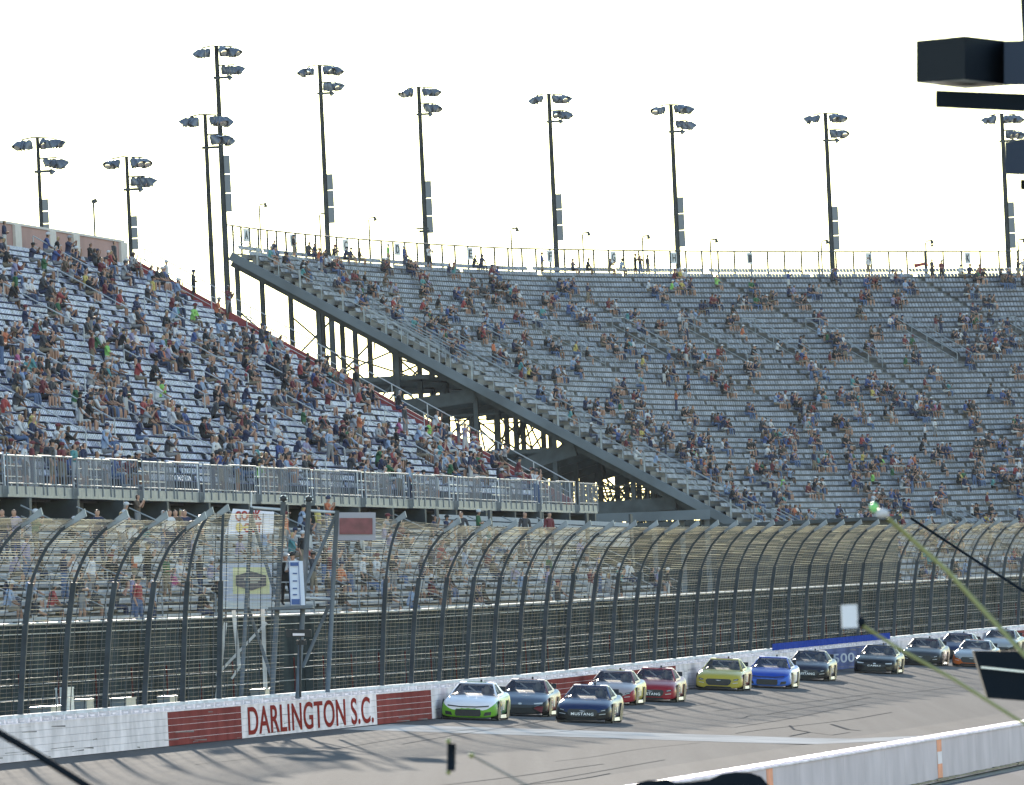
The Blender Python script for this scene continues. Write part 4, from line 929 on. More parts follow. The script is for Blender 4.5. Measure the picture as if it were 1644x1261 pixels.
    def tx(y0, y1, z0, z1, s_, m, dx=0.03):
        X = Vector((0, -1, 0)); 
        # seen from the front the car's left (y+) is on the right of the picture
        return text_mesh('nose_lettering', s_, m, (fx(y0, z0)+dx, y0, z0), (0, 1, 0), (0, 0, 1), y1-y0, z1-z0, o, 0.002, 1.15)
    if style == 'chevy':
        gr = dec('grille', [(-0.42, 0.13), (0.42, 0.13), (0.46, 0.20), (0.44, 0.36), (-0.44, 0.36), (-0.46, 0.20)], M_GR)
        dec('upper_grille', [(-0.72, 0.47), (-0.3, 0.435), (0.3, 0.435), (0.72, 0.47), (0.74, 0.51), (0.3, 0.47), (-0.3, 0.47), (-0.74, 0.51)], M_GR)
        for s in (-1, 1): dec('brake_duct', [(s*0.55, 0.15), (s*0.80, 0.18), (s*0.82, 0.30), (s*0.60, 0.27)], M_GR, 0.02)
    elif style == 'camry':
        dec('grille', [(-0.62, 0.10), (0.62, 0.10), (0.42, 0.30), (0.62, 0.40), (-0.62, 0.40), (-0.42, 0.30)], M_GR)
        for s in (-1, 1):
            dec('cheek', [(s*0.50, 0.28), (s*0.80, 0.14), (s*0.84, 0.36), (s*0.60, 0.36)], lo if nosecol is None else nosecol, 0.02)
            dec('headlight', [(s*0.50, 0.47), (s*0.82, 0.50), (s*0.80, 0.44), (s*0.52, 0.43)], M_HL, 0.02)
        dec('emblem', [(0.07*math.cos(t_), 0.44+0.035*math.sin(t_)) for t_ in np.linspace(0, 5.7, 10)], M_HL, 0.02)
        if nose: tx(-0.32, 0.32, 0.31, 0.38, nose, M_LET)
    else:
        dec('grille', [(-0.50, 0.27), (-0.40, 0.20), (0.40, 0.20), (0.50, 0.27), (0.54, 0.40), (0.46, 0.46), (-0.46, 0.46), (-0.54, 0.40)], nosecol or M_GR)
        dec('lower_intake', [(-0.6, 0.09), (0.6, 0.09), (0.5, 0.16), (-0.5, 0.16)], M_GR)
        for s in (-1, 1):
            dec('headlight', [(s*0.62, 0.45), (s*0.84, 0.49), (s*0.82, 0.42), (s*0.66, 0.39)], M_GR, 0.02)
            dec('headlight_bar', [(s*0.66, 0.43), (s*0.80, 0.46), (s*0.80, 0.44), (s*0.66, 0.41)], M_HL, 0.03)
            dec('duct_line', [(s*0.60, 0.30), (s*0.82, 0.33), (s*0.82, 0.31), (s*0.60, 0.28)], M_HL, 0.03)
        g = dec('horse_emblem', [(-0.12, 0.41), (-0.03, 0.385), (0.05, 0.385), (0.12, 0.41), (0.04, 0.405), (-0.02, 0.415)], M_HL, 0.03)
        if nose: tx(-0.40, 0.40, 0.25, 0.345, nose, extra or M_LET)
    rdc = random.Random(int(px))
    dcs = [mat('decal '+n_, c_, 0.5) for n_, c_ in (('w', (0.7, 0.7, 0.7)), ('r', (0.5, 0.03, 0.03)), ('y', (0.6, 0.45, 0.03)), ('b', (0.05, 0.12, 0.5)))]
    for s in (-1, 1):
        g = MB()
        for kx in range(2):
            for kz in range(5): x_ = 1.02-0.16*kx; z_ = 0.22+kz*0.09; g.quad((x_, s*0.999, z_), (x_-0.13, s*0.999, z_), (x_-0.13, s*0.999, z_+0.05), (x_, s*0.999, z_+0.05), rdc.randrange(4))
        on_car('fender_decals', g, dcs, o)
    g = MB(); g.quad((0.12, 0.35, 1.262), (0.0, 0.35, 1.29), (0.0, -0.35, 1.29), (0.12, -0.35, 1.262)); on_car('windshield_visor', g, side, o)
    g = MB()
    for k_ in range(5): g.quad((0.15-0.13*k_, 0.80, 0.93), (0.12-0.13*k_, 0.80, 0.93), (0.02-0.11*k_, 0.66, 1.15), (0.05-0.11*k_, 0.66, 1.15))
    on_car('window_net', g, M_GR, o)
    # door number block
    for s in (-1, 1):
        g = MB(); g.quad((0.55, s*0.985, 0.34), (0.40, s*0.985, 0.34), (0.30, s*0.985, 0.70), (0.45, s*0.985, 0.70)); g.quad((0.15, s*0.985, 0.34), (-0.15, s*0.985, 0.34), (-0.25, s*0.985, 0.70), (0.05, s*0.985, 0.70))
        on_car('door_number', g, mat('number white', (0.72, 0.72, 0.7), 0.4), o)
    return o
pw_ = paint('white', (0.95, 0.90, 0.95)); pg = paint('lime green', (0.16, 0.42, 0.03)); pgd = paint('dark green', (0.05, 0.22, 0.06)); pnv = paint('navy', (0.015, 0.03, 0.10)); pbk = paint('black', (0.012, 0.013, 0.016))
prd = paint('red', (0.32, 0.015, 0.03)); pyl = paint('yellow', (0.50, 0.40, 0.06)); pbl = paint('royal blue', (0.02, 0.07, 0.42)); pgy = paint('graphite', (0.05, 0.055, 0.065)); pblv = paint('bright blue', (0.05, 0.16, 0.62))
ptl = paint('grey blue', (0.10, 0.13, 0.19)); pwo = paint('off white', (0.42, 0.36, 0.38)); por = paint('orange', (0.55, 0.12, 0.02)); psv = paint('silver', (0.35, 0.37, 0.40)); pmn = paint('midnight', (0.018, 0.022, 0.045)); pmr = paint('maroon', (0.16, 0.02, 0.03))
race_car(757, 1156, 'white over lime green stock car leading next to the wall', pw_, pg, pgd, 'chevy')
race_car(840, 1150, 'dark blue-grey stock car half hidden behind the white and lime green car', ptl, pbk, pmr, 'camry', None, pmr, roofc=pmr)
race_car(940, 1160, 'dark navy stock car with MUSTANG across its black nose, lowest in the pack', pnv, pbk, pnv, 'ford', 'MUSTANG')
race_car(982, 1131, 'white and red stock car tucked behind the dark navy MUSTANG car', pwo, prd, pyl, 'ford', None, roofc=pmr)
race_car(1048, 1127, 'deep red stock car at the wall beside the white and red one', prd, prd, pmr, 'ford', 'MUSTANG', M_GR)
race_car(1157, 1108, 'yellow stock car with dark nose near the grey wall section', pyl, pyl, pmr, 'ford', 'MUSTANG', M_GR, extra=M_BLACK)
race_car(1235, 1105, 'royal blue stock car right behind the yellow one', pbl, pblv, pw_, 'chevy')
race_car(1297, 1093, 'navy stock car with red splitter running beneath the blue wall board', pmn, pbk, pmn, 'ford', 'MUSTANG')
race_car(1407, 1081, 'black stock car with CAMRY nose below the hanging white box', pbk, pbk, pgy, 'camry', 'CAMRY')
race_car(1481, 1068, 'graphite stock car behind the slanting green rod', pgy, pbk, pgy, 'ford', None)
race_car(1536, 1059, 'dark blue stock car mostly hidden behind the silver and orange one', pnv, pbk, pnv, 'ford', None, roofc=psv)
race_car(1563, 1071, 'silver stock car with orange lower nose beside the black slanted box', psv, por, por, 'ford', None)
race_car(1604, 1043, 'grey black stock car, last in line by the maroon wall', psv, pbk, pbk, 'camry', None)

# ------------------------------------------------------------------ people
def skin_person(name, J, Ed, radii, kinds):
    """J joints, Ed edges with kind: 0 skin 1 shirt 2 trousers 3 calf 4 shoe"""
    me = bpy.data.meshes.new(name); me.from_pydata(J, [(a, b) for a, b, _ in Ed], [])
    ob = bpy.data.objects.new(name, me); C.objects.link(ob)
    ob.modifiers.new('k', 'SKIN'); sv = me.skin_vertices[0].data
    for i, r in enumerate(radii): sv[i].radius = r if isinstance(r, tuple) else (r, r)
    sv[0].use_root = True
    ss = ob.modifiers.new('s', 'SUBSURF'); ss.levels = 1; ss.render_levels = 1
    bpy.context.view_layer.update()
    m2 = bpy.data.meshes.new_from_object(ob.evaluated_get(bpy.context.evaluated_depsgraph_get())); bpy.data.objects.remove(ob)
    mi = []
    hd = Vector(J[6])
    for p in m2.polygons:
        c = p.center; best = (9, 0)
        for a, b, k in Ed:
            A_, B_ = Vector(J[a]), Vector(J[b]); d = B_-A_; t_ = max(0, min(1, (c-A_).dot(d)/d.length_squared)); e = (c-A_-d*t_).length
            e -= 0.3*min(radii[a] if not isinstance(radii[a], tuple) else radii[a][0], 0.2)
            if e < best[0]: best = (e, k)
        k = best[1]
        if (c-hd).length < 0.2 and c.z > hd.z-0.1 and (c.z > hd.z+0.05 or c.x < hd.x-0.03): k = 5
        mi.append(k)
    m2.polygons.foreach_set('material_index', mi); m2.polygons.foreach_set('use_smooth', [True]*len(m2.polygons)); m2.name = name
    return m2
def seated(lean, arm, headturn=0.0):
    dx = lean
    J = [(0, 0, .50), (dx*.4, 0, .72), (dx*.8, 0, .95), (dx, 0, 1.08), (dx*1.05+.01, 0, 1.16), (dx*1.1+.03, headturn*.02, 1.22), (dx*1.1+.04, headturn*.03, 1.30), (dx*1.1+.03, headturn*.03, 1.40),
         (dx*.95, .19, 1.03), (dx*.95, -.19, 1.03), (.03, .12, .50), (.03, -.12, .50), (.44, .15, .54), (.44, -.15, .52), (.46, .15, .10), (.42, -.15, .10), (.62, .16, .05), (.58, -.17, .05)]
    if arm == 0: h = [(dx+.08, .28, .80), (dx+.08, -.28, .80), (.38, .12, .66), (.38, -.12, .66), (.46, .10, .66), (.46, -.10, .66)]
    elif arm == 1: h = [(dx+.14, .30, .84), (dx+.16, -.27, .88), (.40, .16, .70), (dx+.26, -.12, 1.22), (.48, .14, .68), (dx+.24, -.08, 1.31)]
    else: h = [(dx+.22, .24, .86), (dx+.22, -.24, .86), (dx+.36, .07, 1.1), (dx+.36, -.07, 1.1), (dx+.42, .04, 1.16), (dx+.42, -.04, 1.16)]
    J += h
    E = [(0, 1, 1), (1, 2, 1), (2, 3, 1), (3, 4, 0), (4, 5, 0), (5, 6, 0), (6, 7, 0), (3, 8, 1), (3, 9, 1), (0, 10, 2), (0, 11, 2), (10, 12, 2), (11, 13, 2), (12, 14, 3), (13, 15, 3), (14, 16, 4), (15, 17, 4), (8, 18, 1), (9, 19, 1), (18, 20, 0), (19, 21, 0), (20, 22, 0), (21, 23, 0)]
    r = [(.15, .15), (.145, .145), (.15, .16), .11, .06, .075, .105, .06, .075, .075, .10, .10, .075, .075, .05, .05, .035, .035, .05, .05, .036, .036, .03, .03]
    return J, E, r
def standing(arm, stride=0.05):
    J = [(0, 0, .95), (0, 0, 1.12), (.01, 0, 1.32), (0, 0, 1.45), (.01, 0, 1.52), (.03, 0, 1.58), (.035, 0, 1.66), (.02, 0, 1.75),
         (0, .20, 1.41), (0, -.20, 1.41), (0, .10, .90), (0, -.10, .90), (stride, .12, .50), (-stride*.5, -.12, .50), (stride, .12, .09), (-stride*2, -.12, .09), (stride+.16, .14, .05), (-stride*2+.16, -.14, .05)]
    if arm == 0: h = [(-.02, .27, 1.13), (-.02, -.27, 1.13), (.08, .27, .88), (.08, -.27, .88), (.1, .26, .80), (.1, -.26, .80)]
    elif arm == 1: h = [(-.02, .29, 1.14), (.04, -.29, 1.14), (.20, .10, 1.12), (.22, -.08, 1.16), (.24, .04, 1.14), (.24, -.01, 1.18)]
    else: h = [(.12, .27, 1.22), (.12, -.27, 1.22), (.26, .12, 1.44), (.26, -.12, 1.44), (.28, .08, 1.52), (.28, -.08, 1.52)]
    J += h
    E = seated(0, 0)[1]; r = [(.14, .14), (.135, .135), (.15, .155), .11, .06, .075, .105, .06, .075, .075, .10, .10, .07, .07, .045, .045, .035, .035, .048, .048, .036, .036, .03, .03]
    return J, E, r
POSES = [seated(.05, 0), seated(.16, 0), seated(.0, 1), seated(.12, 2), seated(.24, 0, 1), standing(0), standing(1), standing(2)]
PM = [skin_person('person', J, E, r, None) for J, E, r in POSES]
HEADS = [Vector(J[6]) for J, E, r in POSES]
capb = MB(); capb.ell((0, 0, 0.05), .118, .112, .085, nu=10, nv=6); capb.hexa([(.06, -.07, .03), (.22, -.06, .02), (.22, .06, .02), (.06, .07, .03), (.06, -.07, .05), (.22, -.06, .035), (.22, .06, .035), (.06, .07, .05)])
CAPM = capb.mesh('cap', M_WHITE, True)
SKINS = [mat('skin light', (0.36, 0.21, 0.15), 0.7), mat('skin tan', (0.24, 0.13, 0.085), 0.7), mat('skin dark', (0.10, 0.055, 0.035), 0.6)]
SH = [('black', (0.015, 0.015, 0.018), 14), ('navy blue', (0.02, 0.03, 0.09), 12), ('dark grey', (0.05, 0.05, 0.06), 16), ('white', (0.60, 0.60, 0.63), 6), ('light grey', (0.30, 0.31, 0.34), 6), ('maroon red', (0.17, 0.02, 0.03), 6), ('red', (0.36, 0.03, 0.03), 2.5),
      ('royal blue', (0.04, 0.08, 0.28), 5), ('pale blue', (0.26, 0.36, 0.55), 5), ('teal', (0.06, 0.28, 0.30), 2), ('lime green', (0.25, 0.62, 0.08), 0.15), ('green', (0.03, 0.14, 0.05), 1.5), ('orange', (0.60, 0.14, 0.03), 0.4), ('bright pink', (0.50, 0.08, 0.24), 0.2), ('yellow', (0.55, 0.42, 0.06), 0.6), ('lavender', (0.28, 0.25, 0.42), 2), ('brown', (0.12, 0.08, 0.05), 3)]
def mut(c): g_ = sum(c)/3; return tuple((x*0.78+g_*0.22)*0.85 for x in c)
SHM = {n: mat('shirt '+n, mut(c), 0.8) for n, c, _ in SH}
PT = [('dark jeans', (0.03, 0.04, 0.08)), ('khaki shorts', (0.18, 0.15, 0.11)), ('blue jeans', (0.08, 0.12, 0.22)), ('black shorts', (0.015, 0.015, 0.018)), ('grey shorts', (0.18, 0.18, 0.19)), ('white shorts', (0.40, 0.40, 0.40))]
PTM = {n: mat('cloth '+n, c, 0.85) for n, c in PT}
HRM = [mat('hair brown', (0.05, 0.03, 0.02), 0.7), mat('hair black', (0.01, 0.01, 0.01), 0.6), mat('hair blond', (0.40, 0.28, 0.13), 0.6), mat('hair grey', (0.35, 0.34, 0.33), 0.7)]
CAPC = [('white', SHM['white']), ('white', SHM['white']), ('black', SHM['black']), ('black', SHM['black']), ('grey', SHM['dark grey']), ('maroon', SHM['maroon red']), ('navy', SHM['navy blue']), ('pale', SHM['light grey'])]
M_SHOE = mat('shoe', (0.25, 0.25, 0.26), 0.7)
people = []   # dict(loc, rz, pose, shirt, pants, skin, hair, cap, where, row, key)
rp = random.Random(21)
def pick():
    t_ = rp.uniform(0, sum(x[2] for x in SH))
    for n, c, w_ in SH:
        t_ -= w_
        if t_ <= 0: return n
    return 'black'
def add_person(loc, facing, pose, where, row, key, shirt=None, pants=None, cap=None):
    rz = math.atan2(facing.y, facing.x)+rp.uniform(-0.45, 0.45)
    people.append(dict(loc=Vector(loc), rz=rz, pose=pose, shirt=shirt or pick(), pants=pants or rp.choice(PT)[0], skin=rp.choice([0, 0, 1, 1, 0, 2]), hair=rp.choice([0, 1, 1, 0, 2, 3]),
                       cap=cap if cap is not None else (rp.choice(CAPC) if rp.random() < 0.55 else None), where=where, row=row, key=key, sc=rp.uniform(0.92, 1.06)))
def sit_pose(): return rp.choice([0, 0, 1, 1, 2, 3, 4])
FARP = set()
def far_at(px, py, stand=False, **k):
    best = None
    for i in range(NF):
        L, z = frow(i); lo, hi = 0, FU
        for _ in range(24):
            mid = (lo+hi)/2
            if proj(fl(mid, L, z+0.1))[0] < px: lo = mid
            else: hi = mid
        e = abs(proj(fl(lo, L, z+0.1))[1]-py)
        if best is None or e < best[0]: best = (e, lo, i)
    u, i = best[1], best[2]; L, z = frow(i)
    add_person(fl(u, L+(0.3 if stand else 0.0), z), ffac(u), rp.choice([5, 6, 7]) if stand else sit_pose(), 'far', i, u, **k)
def near_at(px, py, stand=False, **k):
    best = None
    for i in range(NR):
        l, z = lrow(i); a = a_px(px, l, z, A_L0-30, AE); e = abs(proj(tl(a, l, z))[1]-py)
        if best is None or e < best[0]: best = (e, a, i)
    a, i = best[1], best[2]; l, z = lrow(i)
    add_person(tl(a, l-(0.1 if stand else -0.1), z), -ndir(a), rp.choice([5, 6, 7]) if stand else sit_pose(), 'near', i, a, **k)
# distinctive figures first
for px, py, sh_, st in ((787, 588, 'orange', True), (1077, 473, 'lime green', False), (1151, 465, 'lime green', False), (1015, 442, 'black', True), (1023, 442, 'black', True), (1035, 442, 'dark grey', True), (1389, 446, 'white', True),
                        (1492, 448, 'dark grey', True), (1507, 447, 'maroon red', True), (1541, 447, 'white', False), (1556, 447, 'navy blue', False), (1573, 447, 'maroon red', False), (1630, 446, 'black', True), (1640, 446, 'white', True), (865, 440, 'royal blue', True),
                        (466, 408, 'black', True), (438, 408, 'navy blue', False), (496, 415, 'dark grey', False), (503, 415, 'navy blue', False), (511, 430, 'orange', False), (520, 430, 'dark grey', False), (536, 412, 'black', False), (552, 412, 'navy blue', False), (563, 414, 'navy blue', False), (577, 418, 'black', False),
                        (618, 420, 'lime green', True), (643, 428, 'royal blue', True), (652, 428, 'navy blue', False), (684, 428, 'white', True), (675, 508, 'red', False), (720, 452, 'navy blue', False), (729, 448, 'teal', False), (772, 438, 'navy blue', False), (760, 432, 'black', False),
                        (920, 436, 'navy blue', False), (942, 438, 'black', False), (996, 438, 'pale blue', False), (978, 438, 'dark grey', False), (1261, 470, 'royal blue', True), (1498, 535, 'maroon red', True), (1506, 535, 'dark grey', True), (1480, 712, 'white', True), (1496, 706, 'white', True), (1452, 600, 'green', False), (1401, 782, 'lime green', False),
                        (1384, 752, 'yellow', False), (1190, 548, 'orange', False), (1030, 595, 'yellow', False), (922, 575, 'yellow', False), (1100, 632, 'royal blue', True), (1080, 660, 'orange', True), (1020, 745, 'white', False), (1050, 760, 'pale blue', False), (930, 705, 'dark grey', False), (820, 642, 'white', False), (700, 505, 'black', False)):
    far_at(px, py, st, shirt=sh_)
for px, py, sh_, st in ((312, 535, 'lime green', False), (176, 592, 'lime green', False), (192, 512, 'red', False), (32, 612, 'bright pink', False), (280, 572, 'white', True), (313, 487, 'dark grey', True), (396, 522, 'pale blue', True), (406, 522, 'maroon red', True), (155, 585, 'green', False), (75, 452, 'green', False),
                        (222, 622, 'red', False), (245, 685, 'red', False), (257, 660, 'lime green', False), (182, 442, 'dark grey', True), (350, 520, 'orange', False), (355, 560, 'pale blue', False), (55, 625, 'royal blue', False), (66, 625, 'orange', False), (45, 585, 'white', False), (375, 585, 'pale blue', False),
                        (685, 728, 'white', False), (700, 700, 'white', False), (745, 735, 'lavender', True), (775, 735, 'maroon red', False), (788, 732, 'red', False), (640, 716, 'bright pink', False), (735, 705, 'red', False), (145, 670, 'pale blue', False), (5, 690, 'red', False), (265, 600, 'orange', False), (470, 630, 'black', False), (520, 640, 'lavender', False),
                        (75, 405, 'royal blue', False), (92, 412, 'black', False), (5, 400, 'navy blue', True), (148, 420, 'black', False), (112, 418, 'navy blue', False)):
    near_at(px, py, st, shirt=sh_)
# standing along the near stand's front deck
def deck_p(px, sh_, pn=None, cap=None):
    a = a_px(px, 16.2, 11.3, A_L0, AE+4); add_person(tl(a, 16.15, zD), -ndir(a), rp.choice([5, 6, 7]), 'deck', 0, a, shirt=sh_, pants=pn, cap=cap)
for px, sh_ in ((38, 'white'), (50, 'maroon red'), (82, 'dark grey'), (98, 'maroon red'), (118, 'teal'), (134, 'navy blue'), (340, 'dark grey'), (352, 'royal blue'), (360, 'navy blue'), (379, 'pale blue'), (448, 'navy blue'), (640, 'white'), (655, 'pale blue'), (700, 'maroon red'), (860, 'white')):
    deck_p(px, sh_)
# clustered crowd
used = {}
def free(key, s, gap):
    L_ = used.setdefault(key, [])
    if any(abs(s-x) < gap for x in L_): return False
    L_.append(s); return True
for p in people:
    if p['where'] in ('near', 'far'): free((p['where'], p['row']), p['key'], 0.5)
n = 0
while n < 1000:
    i = rp.randrange(0, NR-1); a = rp.uniform(A_L0+25, AE-2)
    dens = 0.95-0.35*(i/NR)
    if rp.random() > dens: continue
    for j in range(rp.choice([1, 2, 2, 3, 4])):
        ai = a+j*0.62*rp.choice([1, 1, 1.6]); 
        if ai > AE-1 or not free(('near', i), ai, 0.5) or in_aisle(ai, AISL): continue
        st = rp.random() < 0.05; l, z = lrow(i)
        add_person(tl(ai, l-(0.1 if st else -0.1), z), -ndir(ai), rp.choice([5, 6, 7]) if st else sit_pose(), 'near', i, ai); n += 1
n = 0
while n < 2100:
    i = rp.randrange(2, NF); u = rp.uniform(4, FU-5)
    d_ = 0.45+0.55*min(1, i/26.0)*(1.0 if u < 120 else 0.75)+(0.45 if u < 60 and i < 14 else 0)
    if rp.random() > d_: continue
    if in_vom(u, i): continue
    for j in range(rp.choice([1, 2, 2, 3, 3, 4])):
        uj = u+j*0.65
        if not free(('far', i), uj, 0.5): continue
        st = rp.random() < 0.03; L, z = frow(i)
        add_person(fl(uj, L+(0.3 if st else 0), z), ffac(uj), rp.choice([5, 6, 7]) if st else sit_pose(), 'far', i, uj); n += 1
def bl_at(px, py, st, **k):
    best = None
    for i in range(NB):
        l, z = brow(i); a = a_px(px, l, z, BA0, BA1); e = abs(proj(tl(a, l, z-0.45))[1]-py)
        if best is None or e < best[0]: best = (e, a, i)
    a, i = best[1], best[2]; l, z = brow(i); free(('bl', i), a, 1.0)
    add_person(tl(a, l+(-0.15 if st else 0.12), z-0.44), -ndir(a), rp.choice([5, 6, 7]) if st else sit_pose(), 'bleacher', i, a, **k)
for px, py, sh_, st in ((141, 975, 'white', True), (210, 950, 'orange', True), (216, 1010, 'red', True), (262, 975, 'green', True), (283, 975, 'bright pink', False), (315, 965, 'dark grey', True), (325, 1005, 'black', False), (22, 940, 'lavender', False), (37, 948, 'lavender', True), (65, 945, 'brown', False), (97, 975, 'navy blue', True), (112, 980, 'white', True), (15, 985, 'navy blue', False), (60, 1012, 'dark grey', False), (125, 1000, 'dark grey', True), (150, 1005, 'dark grey', False), (188, 1000, 'dark grey', False),
                        (240, 1020, 'pale blue', True), (300, 930, 'lavender', True), (385, 920, 'lavender', False), (405, 900, 'white', True), (506, 880, 'yellow', True), (522, 860, 'orange', True), (525, 925, 'red', False), (525, 960, 'maroon red', True), (547, 962, 'orange', False), (556, 962, 'dark grey', True), (578, 965, 'white', True), (594, 955, 'brown', False), (575, 900, 'maroon red', True), (553, 900, 'dark grey', True), (612, 905, 'lavender', True), (625, 905, 'lavender', False), (612, 1020, 'pale blue', True), (640, 945, 'black', False), (690, 925, 'white', True), (705, 950, 'dark grey', False),
                        (733, 938, 'white', True), (742, 940, 'pale blue', True), (722, 935, 'lavender', False), (815, 935, 'black', False), (838, 970, 'pale blue', False), (875, 970, 'lavender', True), (916, 960, 'black', True), (932, 915, 'lavender', False), (958, 960, 'dark grey', True), (990, 968, 'teal', True), (1010, 950, 'white', False), (1050, 960, 'black', False), (1068, 965, 'dark grey', True), (1100, 955, 'lavender', False), (800, 900, 'dark grey', False), (1130, 960, 'teal', False), (15, 1000, 'pale blue', False), (85, 1000, 'red', False), (175, 960, 'black', False), (232, 960, 'black', True), (345, 1000, 'black', False), (660, 1000, 'pale blue', False), (760, 990, 'black', False), (900, 985, 'dark grey', False)):
    bl_at(px, py, st, shirt=sh_)
n = 0
while n < 110:
    i = rp.randrange(0, NB); a = rp.uniform(5, BA1-20)
    if not free(('bl', i), a, 1.0): continue
    st = rp.random() < 0.3; l, z = brow(i)
    add_person(tl(a, l+(-0.15 if st else 0.12), z-0.44), -ndir(a), rp.choice([5, 6, 7]) if st else sit_pose(), 'bleacher', i, a); n += 1
for px, Y, sh_ in ((5, 455, 'black'), (24, 455, 'lavender'), (272, 470, 'white'), (283, 472, 'brown'), (297, 474, 'navy blue'), (157, 460, 'navy blue'), (843, 560, 'dark grey'), (882, 565, 'maroon red'), (741, 540, 'dark grey')):
    q = P(px, 850, Y); a = 60; people.append(dict(loc=Vector((q.x, Y, P(px, 842, Y).z-1.25)), rz=rp.uniform(-2, -0.6), pose=5, shirt=sh_, pants='dark jeans', skin=0, hair=1, cap=None, where='top', row=0, key=px, sc=1.0))
# which 300 show largest
def size(p): return (1.35 if p['pose'] < 5 else 1.75)/max(1, p['loc'].y)
vis = []
for p in people:
    x, y = proj(p['loc']+Vector((0, 0, 0.8)))
    p['px'] = x; p['vis'] = -12 < x < 1656 and y < 1261
people = [p for p in people if p['vis']]
people.sort(key=lambda p: -size(p))
indiv = people[:292]; rest = people[292:]
ORD = ['first', 'second', 'third', 'fourth', 'fifth', 'sixth', 'seventh', 'eighth', 'ninth', 'tenth', 'eleventh', 'twelfth', 'thirteenth', 'fourteenth', 'fifteenth', 'sixteenth', 'seventeenth', 'eighteenth', 'nineteenth', 'twentieth']
def ordn(n):
    if n < 20: return ORD[n]
    if n < 29: return 'twenty-'+ORD[n-20]
    if n == 29: return 'thirtieth'
    return 'thirty-'+ORD[n-30]
byrow = {}
for p in people: byrow.setdefault((p['where'], p['row']), []).append(p)
for k_, lst in byrow.items():
    lst.sort(key=lambda p: p['px'])
    for r_, p in enumerate(lst): p['rank'] = r_
WH = {'near': ('in the near left grandstand', 'spectators in the near left grandstand'), 'far': ('in the far curved grandstand', 'spectators in the far curved grandstand'), 'deck': ('behind the front railing of the near grandstand', 'people standing along the front railing'),
      'bleacher': ('in the white bleachers', 'spectators in the white bleachers'), 'top': ('under the near grandstand behind the fence top', 'people under the near grandstand')}
for p in indiv:
    o = bpy.data.objects.new('person', PM[p['pose']]); C.objects.link(o)
    if len(PM[p['pose']].materials) == 0:
        for _ in range(6): PM[p['pose']].materials.append(None)
    calf = SKINS[p['skin']] if 'shorts' in p['pants'] else PTM[p['pants']]
    for sl_, m in zip(o.material_slots, (SKINS[p['skin']], SHM[p['shirt']], PTM[p['pants']], calf, M_SHOE, HRM[p['hair']])): sl_.link = 'OBJECT'; sl_.material = m
    o.location = p['loc']; o.rotation_euler = (0, 0, p['rz']); o.scale = (p['sc'],)*3
    act = 'sitting' if p['pose'] < 5 else 'standing'
    capn = ' and '+p['cap'][0]+' cap' if p['cap'] else ''
    W2 = {'near': 'near stand', 'bleacher': 'white bleachers', 'far': 'far stand', 'deck': 'near stand front railing', 'top': 'under the near stand'}[p['where']]
    def mk(cp):
        if p['where'] in ('near', 'bleacher'): return f"person in {p['shirt']} shirt{cp} {act}, {ordn(p['rank'])} from left, {ordn(p['row'])} row up, {W2}"
        if p['where'] == 'far': return f"person in {p['shirt']} shirt{cp} {act}, {ordn(p['rank'])} from left, {ordn(min(p['row'], 38))} row down, {W2}"
        return f"person in {p['shirt']} shirt{cp} standing, {ordn(p['rank'])} from left, {W2}"
    lab = mk(capn)
    if len(lab.split()) > 16: lab = mk('')
    tag(o, lab, 'person', WH[p['where']][1])
    if p['cap']:
        c_ = bpy.data.objects.new('cap', CAPM); C.objects.link(c_); c_.parent = o; c_.location = HEADS[p['pose']]
        c_.material_slots[0].link = 'OBJECT'; c_.material_slots[0].material = p['cap'][1]
# remaining crowd as one object
gm = SKINS+list(SHM.values())+list(PTM.values())+HRM+[M_SHOE]; gi = {m.name: i for i, m in enumerate(gm)}
VV, FF, MI = [], [], []; base = 0
arr = []
for me in PM+[CAPM]:
    v = np.empty(len(me.vertices)*3); me.vertices.foreach_get('co', v); v = v.reshape(-1, 3)
    arr.append((v, [tuple(p.vertices) for p in me.polygons], [p.material_index for p in me.polygons]))
def put(v, f, mi, mats, p, off=None):
    global base
    v = v.copy()
    if off is not None: v = v+np.array(off)
    c, s = math.cos(p['rz']), math.sin(p['rz']); v = v*p['sc']
    x = v[:, 0]*c-v[:, 1]*s+p['loc'].x; y = v[:, 0]*s+v[:, 1]*c+p['loc'].y; z = v[:, 2]+p['loc'].z
    VV.append(np.stack([x, y, z], 1)); FF.extend([tuple(i+base for i in q) for q in f]); MI.extend([gi[mats[k].name] for k in mi]); base += len(v)
for p in rest:
    v, f, mi = arr[p['pose']]; calf = SKINS[p['skin']] if 'shorts' in p['pants'] else PTM[p['pants']]
    put(v, f, mi, (SKINS[p['skin']], SHM[p['shirt']], PTM[p['pants']], calf, M_SHOE, HRM[p['hair']]), p)
    if p['cap']: v, f, mi = arr[-1]; put(v, f, [0]*len(f), (p['cap'][1],), p, HEADS[p['pose']])
me = bpy.data.meshes.new('crowd'); me.from_pydata(np.concatenate(VV).tolist(), [], FF)
for m in gm: me.materials.append(m)
me.polygons.foreach_set('material_index', MI); me.polygons.foreach_set('use_smooth', [True]*len(FF))
o = bpy.data.objects.new('crowd', me); C.objects.link(o); tag(o, 'rest of the seated crowd spread over the near and far grandstands', 'crowd', kind='stuff')
